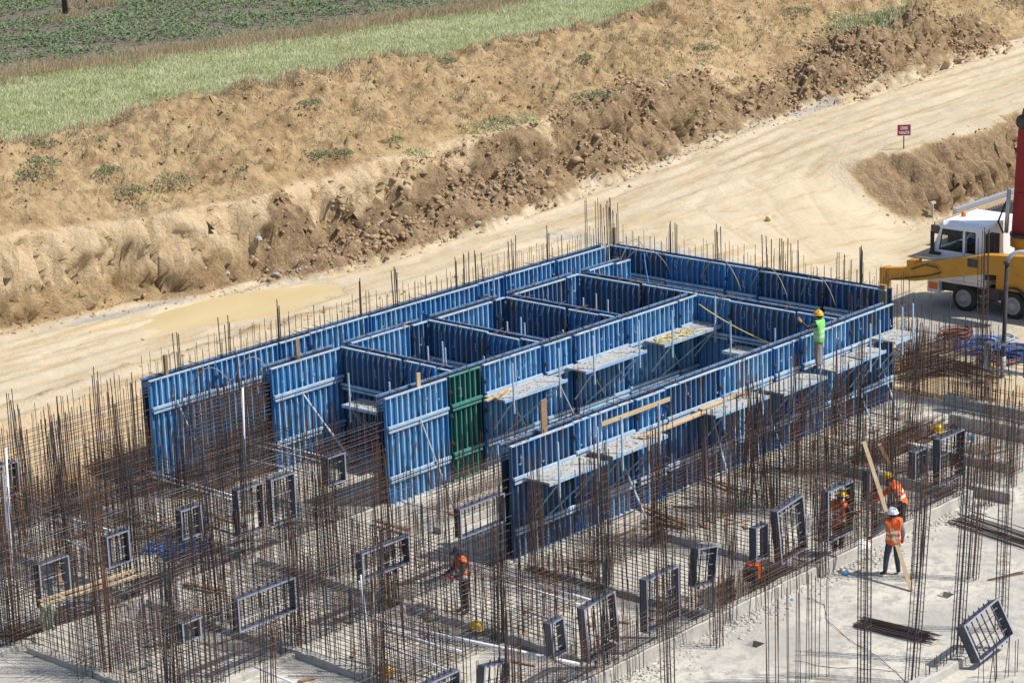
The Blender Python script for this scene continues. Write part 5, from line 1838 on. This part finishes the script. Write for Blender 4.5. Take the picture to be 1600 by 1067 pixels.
# ------------------------------------------------------------------ coils, hoses, boxes, small things
def coil(label, p, R_, h, turns, mat, r=.022, flat=1.0, jit=.06):
    rng = random.Random(int(p.x * 40 + p.y))
    pts = []
    n_ = turns * 18
    ph = [rng.uniform(0, 6) for _ in range(4)]
    for i in range(n_ + 1):
        a = i / 18 * 2 * math.pi
        tt = i / n_
        rad = R_ * (1 - .38 * abs(math.sin(tt * 9.0 + ph[0]))) + jit * math.sin(a * .37 + ph[1])
        pts.append((rad * math.cos(a) + jit * math.sin(i * .11 + ph[2]), rad * math.sin(a) * flat + jit * math.sin(i * .13 + ph[3]), .03 + h * (.5 + .5 * math.sin(tt * 7 + ph[1])) * (.4 + .6 * tt) + .012 * math.sin(i * .9)))
    return tag(MB().tube(pts, r, 5).build('hose_coil', mat, None, True, p), label, 'coil')


coil('heap of blue hose on the slab of the left bay', at(292, 862), .78, .28, 22, 'hose_dkblue', .020, .6, .14)
coil('bright blue hose tangled left of the blue hose heap', at(243, 858), .42, .14, 9, 'hose_blue', .018, .6, .12)
coil('dull yellow hose tangled behind the blue hose heap', at(240, 836), .45, .15, 9, 'hose_yellow', .018, .6, .12)
coil('brown coil lying on top at the left of the coils', at(1496, 527, .3), .55, .28, 14, 'hose_brown', .026, 1, .05)
coil('pale blue grey coil below the brown one', at(1484, 541), .55, .26, 12, 'hose_grey', .026, 1, .05)
coil('large blue coil in the middle of the coils by the truck', at(1528, 548), .85, .32, 14, 'hose_blue', .030, 1, .05)
coil('grey coil behind the large blue one', at(1561, 538), .6, .25, 10, 'hose_grey', .028, 1, .05)
coil('dark blue coil at the right edge', at(1592, 558), .85, .30, 16, 'hose_dkblue', .026, 1, .1)
coil('brown coil half under the dark blue one', at(1562, 566), .75, .22, 16, 'hose_brown', .020, .9, .08)
p = at(1175, 905)
bx_ = thing('tool_box', 'orange and black tool box on the slab beside the narrow frame', 'box', p, .35)
MB().bx(-.05, .26, -.17, .17, 0.03, .40).build('body', 'orange_box', bx_)
MB().bx(-.24, -.052, -.17, .17, 0.03, .36).build('side_unit', 'dark_metal', bx_)
MB().tube([(.05, 0, .40), (.05, 0, .47), (.2, 0, .47), (.2, 0, .40)], .014, 6).build('handle', 'dark_metal', bx_)
for y0 in (-.14, .10):
    MB().bx(-.2, .22, y0, y0 + .04, 0, .029).build('runner', 'dark_metal', bx_)
for lab, px, py, s, mt in (('light blue plastic scrap on the slab by the upstand', 1323, 899, .13, 'plastic_blue'), ('small blue scrap on the slab by the upstand', 1238, 938, .06, 'plastic_blue'), ('blue cloth scrap behind the tall right frame', 1519, 688, .16, 'plastic_blue'),
                           ('blue plastic bottle on the left slab', 166, 796, .10, 'plastic_blue'), ('blue scrap in the bottom left rebar', 511, 984, .08, 'plastic_blue'), ('small red canister at the foot of the sandy slope', 92, 796, .10, 'orange_box'),
                           ('orange rag on the road beyond the formwork', 1199, 346, .2, 'hose_yellow')):
    p = at(px, py, .0) if py > 400 else hit(px, py)
    rg = random.Random(px)
    m = MB().lathe([(s * .3, 0), (s * .5, s * .1), (s * .55, s * .5), (s * .4, s * .75), (s * .12, s * .9)], 9, 'X')
    for i, v in enumerate(m.v):
        m.v[i] = (v[0] + rg.uniform(-.1, .1) * s, v[1] * 1.2, max(v[2] + s * .45, 0))
    o = tag(m.build('scrap', mt, None, True, p), lab, 'scrap')
    o.rotation_euler.z = rg.uniform(0, 3)
for lab, px, py, l_ in (('grey concrete block lying on the bottom left slab', 240, 1008, .4), ('row of white spacer blocks on the bottom left slab', 222, 1042, .5), ('block of concrete below the pale timbers', 130, 930, .7), ('grey slab of rubble in the middle rebar', 683, 965, .5)):
    p = at(px, py)
    m = MB()
    rg = random.Random(px)
    for i in range(4):
        m.box((rg.uniform(-l_ / 2, l_ / 2), rg.uniform(-.1, .1), .06 + .02 * i), (l_ * .4, .16, .09), 0, Matrix.Rotation(rg.uniform(-.5, .5), 3, 'Z'))
    tag(m.build('rubble', 'concrete', None, False, p), lab, 'rubble')
# white plastic wrap at the foot of the worker behind the frame
p = at(1335, 868)
m = MB().lathe([(.05, 0), (.16, .05), (.19, .35), (.15, .6), (.04, .66)], 10, 'X')
m.v = [(v[0], v[1], v[2] + .17) for v in m.v]
tag(m.build('plastic_sack', 'sign_white', None, True, p), 'white plastic sack on the slab by the worker behind the frame', 'sack')

# ------------------------------------------------------------------ clods and stones
def ico(sub, seed):
    bm = bmesh.new()
    bmesh.ops.create_icosphere(bm, subdivisions=sub, radius=1)
    rg = random.Random(seed)
    # chop the ball with random planes into an angular lump
    pls = [(Vector((rg.gauss(0, 1), rg.gauss(0, 1), rg.gauss(0, 1))).normalized(), rg.uniform(.5, .85)) for _ in range(11)]
    for v in bm.verts:
        c = v.co.copy()
        k = min([1.15] + [d / c.dot(nn) for nn, d in pls if c.dot(nn) > .05])
        v.co = c * k * rg.uniform(.93, 1.08)
    v = np.array([tuple(x.co) for x in bm.verts])
    f_ = np.array([[x.index for x in q.verts] for q in bm.faces])
    bm.free()
    return v, f_


ICO = {1: [ico(1, s) for s in range(8)], 2: [ico(2, s + 20) for s in range(8)]}


def big_mesh(name, verts, faces, mat, smooth=False):
    me = bpy.data.meshes.new(name)
    nv, nf, k = len(verts), len(faces), faces.shape[1]
    me.vertices.add(nv)
    me.vertices.foreach_set('co', verts.astype(np.float32).ravel())
    me.loops.add(nf * k)
    me.polygons.add(nf)
    me.loops.foreach_set('vertex_index', faces.astype(np.int32).ravel())
    me.polygons.foreach_set('loop_start', (np.arange(nf) * k).astype(np.int32))
    me.polygons.foreach_set('loop_total', np.full(nf, k, np.int32))
    me.update()
    if smooth:
        me.polygons.foreach_set('use_smooth', np.ones(nf, bool))
    me.materials.append(MATS[mat])
    return link(name, me)


def rocks(name, pts, sizes, mat, smooth=False):
    V, Fc, o = [], [], 0
    for (x, y, z), s in zip(pts, sizes):
        v, f_ = random.choice(ICO[2 if s > .17 else 1])
        a = random.uniform(0, 6.28)
        ca, sa = math.cos(a), math.sin(a)
        sc = np.array([random.uniform(.75, 1.25), random.uniform(.75, 1.25), random.uniform(.55, .95)]) * s
        q = v * sc
        q = np.stack([q[:, 0] * ca - q[:, 1] * sa, q[:, 0] * sa + q[:, 1] * ca, q[:, 2]], 1) + (x, y, z - s * .12)
        V.append(q)
        Fc.append(f_ + o)
        o += len(v)
    return big_mesh(name, np.concatenate(V), np.concatenate(Fc), mat, smooth)


cp = []
for hx, hy, rx, ry, hh in HEAPS:
    k = int(rx * ry * (220 if hx < 115 else 90))
    r_ = np.sqrt(RNG.random(k)) * 1.08
    a = RNG.random(k) * 6.283
    cp.append(np.stack([hx + rx * r_ * np.cos(a), hy + ry * r_ * np.sin(a)], 1))
cp = np.concatenate(cp)
cs = .025 + .14 * RNG.random(len(cp)) ** 4
cs = np.where(RNG.random(len(cp)) < .006, cs + .14, cs)
# talus along the foot, under the cut bank on the right, and lumps over the mound
k = 2600
fx = RNG.uniform(44, 125, k)
t1_ = np.stack([fx, foot_of(fx) - .5 + RNG.normal(0, .45, k)], 1)
k = 1500
fx = RNG.uniform(82, 108, k)
t2_ = np.stack([fx, 53.2 + RNG.normal(0, .7, k)], 1)
k = 7000
fx = RNG.uniform(46, 128, k)
t3_ = np.stack([fx, RNG.uniform(65.5, 73.5, k)], 1)
k = 500
fx = RNG.uniform(46, 62, k)
t4_ = np.stack([fx, RNG.choice([57.0, 58.6], k) + RNG.normal(0, .25, k)], 1)
ex = np.concatenate([t1_, t2_, t3_, t4_])
es = .02 + .10 * RNG.random(len(ex)) ** 4
allp = np.concatenate([cp, ex])
alls = np.concatenate([cs, es])
zz = gzs(allp[:, 0], allp[:, 1])
tag(rocks('soil_clods', np.column_stack([allp, zz]), alls, 'clod'), 'brown crumbly clods of dug soil along the bank and heaps', 'soil', kind='stuff')
k = 500
fx = RNG.uniform(54, 100, k)
gp = np.stack([fx, foot_of(fx) - .75 + RNG.normal(0, .22, k)], 1)
tag(rocks('stone_chips', np.column_stack([gp, gzs(gp[:, 0], gp[:, 1])]), .03 + .07 * RNG.random(k) ** 2, 'rock_grey'), 'grey stone chips strewn along the foot of the bank', 'gravel', kind='stuff')
# single stones large enough to point at
gR = 'grey stones at the foot of the bank'
SP = sorted([(596, 350, .30, 'pale'), (405, 393, .30, 'grey'), (452, 405, .2, 'grey'), (320, 425, .2, 'grey'), (355, 432, .26, 'grey'), (375, 440, .22, 'grey'), (430, 432, .3, 'grey'), (465, 428, .24, 'grey'), (745, 352, .32, 'grey'), (770, 346, .3, 'grey'),
      (790, 342, .26, 'grey'), (536, 325, .14, 'grey'), (520, 328, .14, 'grey'), (215, 470, .2, 'brown'), (115, 462, .3, 'brown'), (117, 478, .24, 'brown'), (225, 468, .22, 'brown'), (1045, 256, .2, 'grey'), (1033, 262, .16, 'grey'), (985, 293, .2, 'grey'),
      (967, 292, .14, 'grey'), (1030, 190, .3, 'brown'), (1047, 188, .3, 'brown'), (1390, 82, .4, 'brown'), (1500, 95, .45, 'brown'), (1570, 85, .4, 'brown'), (700, 262, .3, 'brown'), (270, 290, .2, 'brown')])
WH = ['beside the left end', 'below the cut face', 'under the clods', 'along the road']
for i, (px, py, s, kd) in enumerate(SP):
    p = hit(px, py)
    v, f_ = ICO[2][i % 8]
    m = MB()
    m.add([(a * s * .6, b__ * s * .5, c * s * .4 + s * .12) for a, b__, c in v], [tuple(q) for q in f_])
    o = m.build('stone', 'rock_grey' if kd != 'brown' else 'clod', None, False, p)
    place = 'left part of the bank foot' if px < 480 else 'middle of the bank foot' if px < 900 else 'bank foot where the road bends' if px < 1100 else 'far right soil heaps'
    nth = sum(1 for q in SP[:i] if q[3] == kd and (q[0] < 480) == (px < 480) and (q[0] < 900) == (px < 900) and (q[0] < 1100) == (px < 1100))
    tag(o, '%s %s %s from the left, %s' % (ORD[nth], kd, 'stone' if kd != 'brown' else 'soil lump', place), 'stone', gR + ', ' + kd + ' ' + place)
    o.rotation_euler.z = i * 1.3


# ------------------------------------------------------------------ grass, crop and weeds
def blades(px, py, pz, n_bl, h0, h1, w, lean, wind=(0, 0), spread=.12):
    """arrays of tuft positions -> bent two-quad blades"""
    k = len(px) * n_bl
    X = np.repeat(px, n_bl) + RNG.normal(0, spread, k)
    Y = np.repeat(py, n_bl) + RNG.normal(0, spread, k)
    Z = np.repeat(pz, n_bl)
    a = RNG.random(k) * 6.283
    h = RNG.uniform(h0, h1, k)
    le = np.abs(RNG.normal(0, lean, k)) * h
    dx, dy = np.cos(a) * le + wind[0] * h, np.sin(a) * le + wind[1] * h
    b2 = RNG.random(k) * 6.283
    wx, wy = np.cos(b2) * w / 2, np.sin(b2) * w / 2
    V = np.empty((k, 5, 3))
    V[:, 0] = np.stack([X - wx, Y - wy, Z - .02], 1)
    V[:, 1] = np.stack([X + wx, Y + wy, Z - .02], 1)
    V[:, 2] = np.stack([X + dx * .4 + wx * .8, Y + dy * .4 + wy * .8, Z + h * .62], 1)
    V[:, 3] = np.stack([X + dx * .4 - wx * .8, Y + dy * .4 - wy * .8, Z + h * .62], 1)
    V[:, 4] = np.stack([X + dx, Y + dy, Z + h * .95], 1)
    base = np.arange(k)[:, None] * 5
    Fc = np.concatenate([base + np.array([[0, 1, 2]]), base + np.array([[0, 2, 3]]), base + np.array([[3, 2, 4]])])
    return V.reshape(-1, 3), Fc


def fline(x):
    return 95.8 - .10 * (x - 70) + 2.6 * pn(np.asarray(x) * .12, np.asarray(x) * 0 + 3) + 1.2 * pn(np.asarray(x) * .45, np.asarray(x) * 0 + 8)


k = 46000
x = RNG.uniform(56, 132, k)
y = RNG.uniform(77, 97, k)
ok = (y < fline(x) + .3)
x, y = x[ok], y[ok]
dn = pn(x * .35, y * .6)
v, f_ = blades(x, y, gzs(x, y), 4, .08, .24, .030, .8, (.35, .1), .22)
tag(big_mesh('verge_grass', v, f_, 'grass_blades'), 'long pale green grass bent by the wind behind the mound', 'grass', kind='stuff')
k = 5200
x = RNG.uniform(56, 132, k)
y = fline(x) + RNG.normal(.2, .9, k) + 1.2 * pn(x * .3, x * 0 + 5)
ok = pn(x * .25, y * 0 + 2) > -.28
x, y = x[ok], y[ok]
v, f_ = blades(x, y, gzs(x, y), 8, .22, .60, .022, .6, (.3, .05), .35)
tag(big_mesh('dry_grass', v, f_, 'straw'), 'dry straw coloured grass along the field edge', 'grass', kind='stuff')
k = 3600
x = RNG.uniform(50, 120, k)
y = 72.9 + np.abs(RNG.normal(0, 1.6, k)) + .9 * pn(x * .3, x * 0 + 6)
v, f_ = blades(x, y, gzs(x, y), 6, .10, .34, .028, .7, (.3, 0), .2)
tag(big_mesh('crest_grass', v, f_, 'straw'), 'ragged dry grass along the back of the mound crest', 'grass', kind='stuff')
# crop
xs_, ys_ = [], []
for r_ in np.arange(94, 150, .62):
    xx = np.arange(58, 150, .30)
    xs_.append(xx + RNG.normal(0, .08, len(xx)))
    ys_.append(r_ + RNG.normal(0, .10, len(xx)))
x, y = np.concatenate(xs_), np.concatenate(ys_)
ok = (y > fline(x) + .9) & (pn(x * .22, y * .3 + 9) + .25 * RNG.normal(0, 1, len(x)) > -.22) & (np.abs(y - 113.5 - .02 * x) > .9)
# keep what the camera can see
ang = np.arctan2(y, x) - YAW
ok &= (np.abs(ang) < .26)
x, y = x[ok], y[ok]
k = len(x)
V, Fc = [], []
nl = 6
X, Y, Z = np.repeat(x, nl), np.repeat(y, nl), np.repeat(gzs(x, y), nl)
kk = k * nl
a = RNG.random(kk) * 6.283
ll = RNG.uniform(.12, .24, kk)
hh = RNG.uniform(.05, .26, kk)
ca, sa = np.cos(a), np.sin(a)
wd = ll * .38
tip = np.stack([X + ca * (ll + .04), Y + sa * (ll + .04), Z + hh + .02 * RNG.normal(0, 1, kk)], 1)
mid1 = np.stack([X + ca * ll * .5 - sa * wd, Y + sa * ll * .5 + ca * wd, Z + hh + .05], 1)
mid2 = np.stack([X + ca * ll * .5 + sa * wd, Y + sa * ll * .5 - ca * wd, Z + hh + .05], 1)
st = np.stack([X, Y, Z + hh * .6], 1)
V = np.stack([st, mid1, tip, mid2], 1).reshape(-1, 3)
Fc = np.arange(kk)[:, None] * 4 + np.array([[0, 1, 2, 3]])
tag(big_mesh('field_crop', V, Fc, 'crop_leaf'), 'young green crop plants covering the dark field', 'crop', kind='stuff')
# sparse weeds on the mound and face
k = 5200
x = RNG.uniform(46, 128, k)
y = RNG.uniform(65.8, 74.5, k)
den = pn(x * .28 + 4, y * .35) + .12 * (x > 78) * (y < 71)
ok = (den > .10) & (RNG.random(k) < .85)
x, y = x[ok], y[ok]
v, f_ = blades(x, y, gzs(x, y), 6, .06, .20, .028, .6, (.1, 0), .12)
tag(big_mesh('mound_weeds', v, f_, 'weed_leaf'), 'sparse green weeds growing over the mound', 'weeds', kind='stuff')
k = 2600
x = RNG.uniform(46, 128, k)
y = RNG.uniform(66, 74.5, k)
den = pn(x * .2 + 14, y * .3) + .22 * np.exp(-((x - 92) / 12) ** 2)
ok = den > .12
x, y = x[ok], y[ok]
v, f_ = blades(x, y, gzs(x, y), 6, .08, .24, .022, .55, (.15, 0), .16)
tag(big_mesh('mound_dry_grass', v, f_, 'weed_dry'), 'thin dry grass growing over the mound', 'grass', kind='stuff')
# grass patch on the low saddle at the upper right
k = 1300
pc = hit(1380, 26)
x = pc.x + RNG.normal(0, 2.0, k)
y = pc.y + RNG.normal(0, .6, k)
v, f_ = blades(x, y, gzs(x, y), 6, .12, .35, .035, .5, (.2, 0), .15)
tag(big_mesh('saddle_grass', v, f_, 'grass_blades'), 'patch of green grass on the saddle at the upper right', 'grass', kind='stuff')


def shrub(label, p, R_, h, mat, n_, grp):
    rg = np.random.default_rng(int(p.x * 100) + int(p.y * 10))
    t = thing('weed_shrub', label, 'shrub', p, 0, grp)
    m = MB()
    for i in range(7):
        a = rg.random() * 6.283
        m.tube([(0, 0, -.05), (math.cos(a) * R_ * .3, math.sin(a) * R_ * .3, h * .45), (math.cos(a) * R_ * .6, math.sin(a) * R_ * .6, h * .8)], [.012, .008, .004], 4)
    m.build('stems', 'weed_dry', t)
    V, Fc = [], []
    for i in range(n_):
        a, rr_ = rg.random() * 6.283, math.sqrt(rg.random()) * R_ * (1 + .3 * math.sin(3 * rg.random()))
        c = np.array([rr_ * math.cos(a), rr_ * math.sin(a), h * (.12 + .8 * rg.random() * (1 - (rr_ / R_ / 1.4) ** 2))])
        u_ = rg.normal(0, 1, 3)
        u_ /= np.linalg.norm(u_)
        w_ = np.cross(u_, rg.normal(0, 1, 3))
        w_ /= np.linalg.norm(w_)
        s = .035 + .05 * rg.random()
        V += [c - u_ * s, c + w_ * s * .4, c + u_ * s, c - w_ * s * .4]
        Fc.append([i * 4, i * 4 + 1, i * 4 + 2, i * 4 + 3])
    me = bpy.data.meshes.new('leaves')
    me.from_pydata([tuple(v) for v in V], [], Fc)
    me.materials.append(MATS[mat])
    tag(link('leaves', me, t), kind='stuff')
    return t


SH_ = [(265, 288, .62, .5, 'weed_leaf', 'round grey green shrub at the left on the lip of the cut face'), (205, 303, .4, .3, 'weed_leaf', 'small shrub left of the round grey green one'), (65, 262, .5, .4, 'weed_leaf', 'shrub high on the left end of the mound'),
       (40, 280, .4, .3, 'weed_leaf', 'low shrub at the left edge of the mound'), (70, 228, .35, .3, 'weed_leaf', 'shrub just below the left crest'), (500, 247, .4, .35, 'weed_leaf', 'shrub on the lip above the pale cut face'), (532, 243, .35, .3, 'weed_leaf', 'smaller shrub right of the one above the pale cut'),
       (650, 244, .4, .35, 'grass_blades', 'bright tuft hanging on the cut face edge'), (612, 225, .4, .3, 'weed_leaf', 'low green shrub above the bright tuft'), (745, 205, .85, .4, 'grass_blades', 'broad pale flowering shrub in the middle of the mound'), (780, 195, .5, .45, 'weed_leaf', 'green shrub right of the broad pale one'),
       (822, 195, .4, .55, 'grass_blades', 'upright pale shrub right of the broad one'), (925, 155, .7, .35, 'weed_leaf', 'wide low shrub on the right part of the mound'), (915, 95, .3, .25, 'weed_leaf', 'small shrub below the crest right of centre'), (1100, 80, .5, .3, 'weed_leaf', 'shrub left of the big clod heap'),
       (1140, 130, .5, .3, 'weed_dry', 'dry shrub beside the big clod heap'), (1070, 185, .5, .3, 'weed_dry', 'dry shrub above the grey stones by the road bend'), (485, 170, .35, .25, 'weed_leaf', 'dark little shrub on the slope left of centre'), (700, 100, .3, .22, 'weed_leaf', 'small shrub near the crest in the middle'),
       (170, 270, .35, .28, 'weed_leaf', 'small shrub on the left slope'), (1245, 22, .5, .35, 'weed_leaf', 'green shrub at the top right of the mound'), (1300, 30, .6, .35, 'grass_blades', 'pale green shrub near the saddle')]
for px, py, R_, h, mt, lab in SH_:
    shrub(lab, hit(px, py), R_ * 1.25, h, mt, int(230 * R_ / .4), 'shrubs on the mound')

# ------------------------------------------------------------------ poles in the field
for px, py, r_, h, lab in ((103, 31, .17, 8.0, 'dark utility pole standing in the crop field'), (136, 13, .07, 2.2, 'thin fence post behind the utility pole'), (148, 9, .06, 2.0, 'second thin fence post behind the utility pole')):
    p = hit(px, py)
    t = thing('field_pole', lab, 'pole', p)
    MB().tube([(0, 0, -.3), (0, 0, h * .5), (.03, 0, h)], [r_, r_ * .85, r_ * .7], 12).build('shaft', 'pole_dark', t, True)
    MB().lathe([(r_ * 1.25, 0), (r_ * 1.25, .25), (r_ * 1.05, .3)], 12).build('butt', 'concrete', t)
    x = p.x + RNG.normal(0, .8, 160)
    y = p.y + RNG.normal(0, .6, 160)
    v, f_ = blades(x, y, gzs(x, y), 6, .2, .55, .03, .4, (.2, 0), .15)
    tag(big_mesh('pole_grass', v, f_, 'straw'), 'dry grass round the foot of a pole in the field', 'grass', kind='stuff')

# ------------------------------------------------------------------ crumbs and offcuts on the slab
k = 5200
x = RNG.uniform(28, 62, k)
y = RNG.uniform(24, 52, k)
inw = ((x > 44.5) & (y > 45.5)) | ((x > 43.4) & (y > 39.7) & (y < 40.4))
den = pn(x * .5, y * .5) + .5 * np.exp(-((y - 32.6) / .5) ** 2) + .35 * np.exp(-((y - 39.2) / .6) ** 2)
ok = (den > .05) & ~inw
x, y = x[ok], y[ok]
ok = np.array([not in_pit(a, b__) for a, b__ in zip(x, y)])
x, y = x[ok], y[ok]
tag(rocks('slab_crumbs', np.column_stack([x, y, np.full(len(x), .004)]), .012 + .05 * RNG.random(len(x)) ** 4, 'concrete'), 'crumbs of mortar and stone strewn over the slab', 'rubble', kind='stuff')
# rough spill of mortar against the near side of the long upstand
k = 2600
x = RNG.uniform(36, 55, k)
y = 32.85 - np.abs(RNG.normal(0, .35, k))
tag(rocks('mortar_spill', np.column_stack([x, y, np.full(k, .0)]), .02 + .07 * RNG.random(k) ** 3, 'concrete'), 'grey mortar spill along the near side of the long upstand', 'rubble', kind='stuff')

m = MB()
rg = random.Random(5)
for i in range(80):
    x, y = rg.uniform(30, 50), rg.uniform(33.5, 39.2)
    if rg.random() < .35:
        x, y = rg.uniform(31, 43), rg.uniform(40, 51)
    L_ = rg.uniform(.15, .9)
    m.box((x, y, .03), (L_, rg.uniform(.04, .12), .035), 0, Matrix.Rotation(rg.choice((0, 1.57)) + rg.gauss(0, .4), 3, 'Z'))
tag(m.build('timber_offcuts', 'timber_old'), 'small timber offcuts scattered over the slab', 'offcuts', kind='stuff')
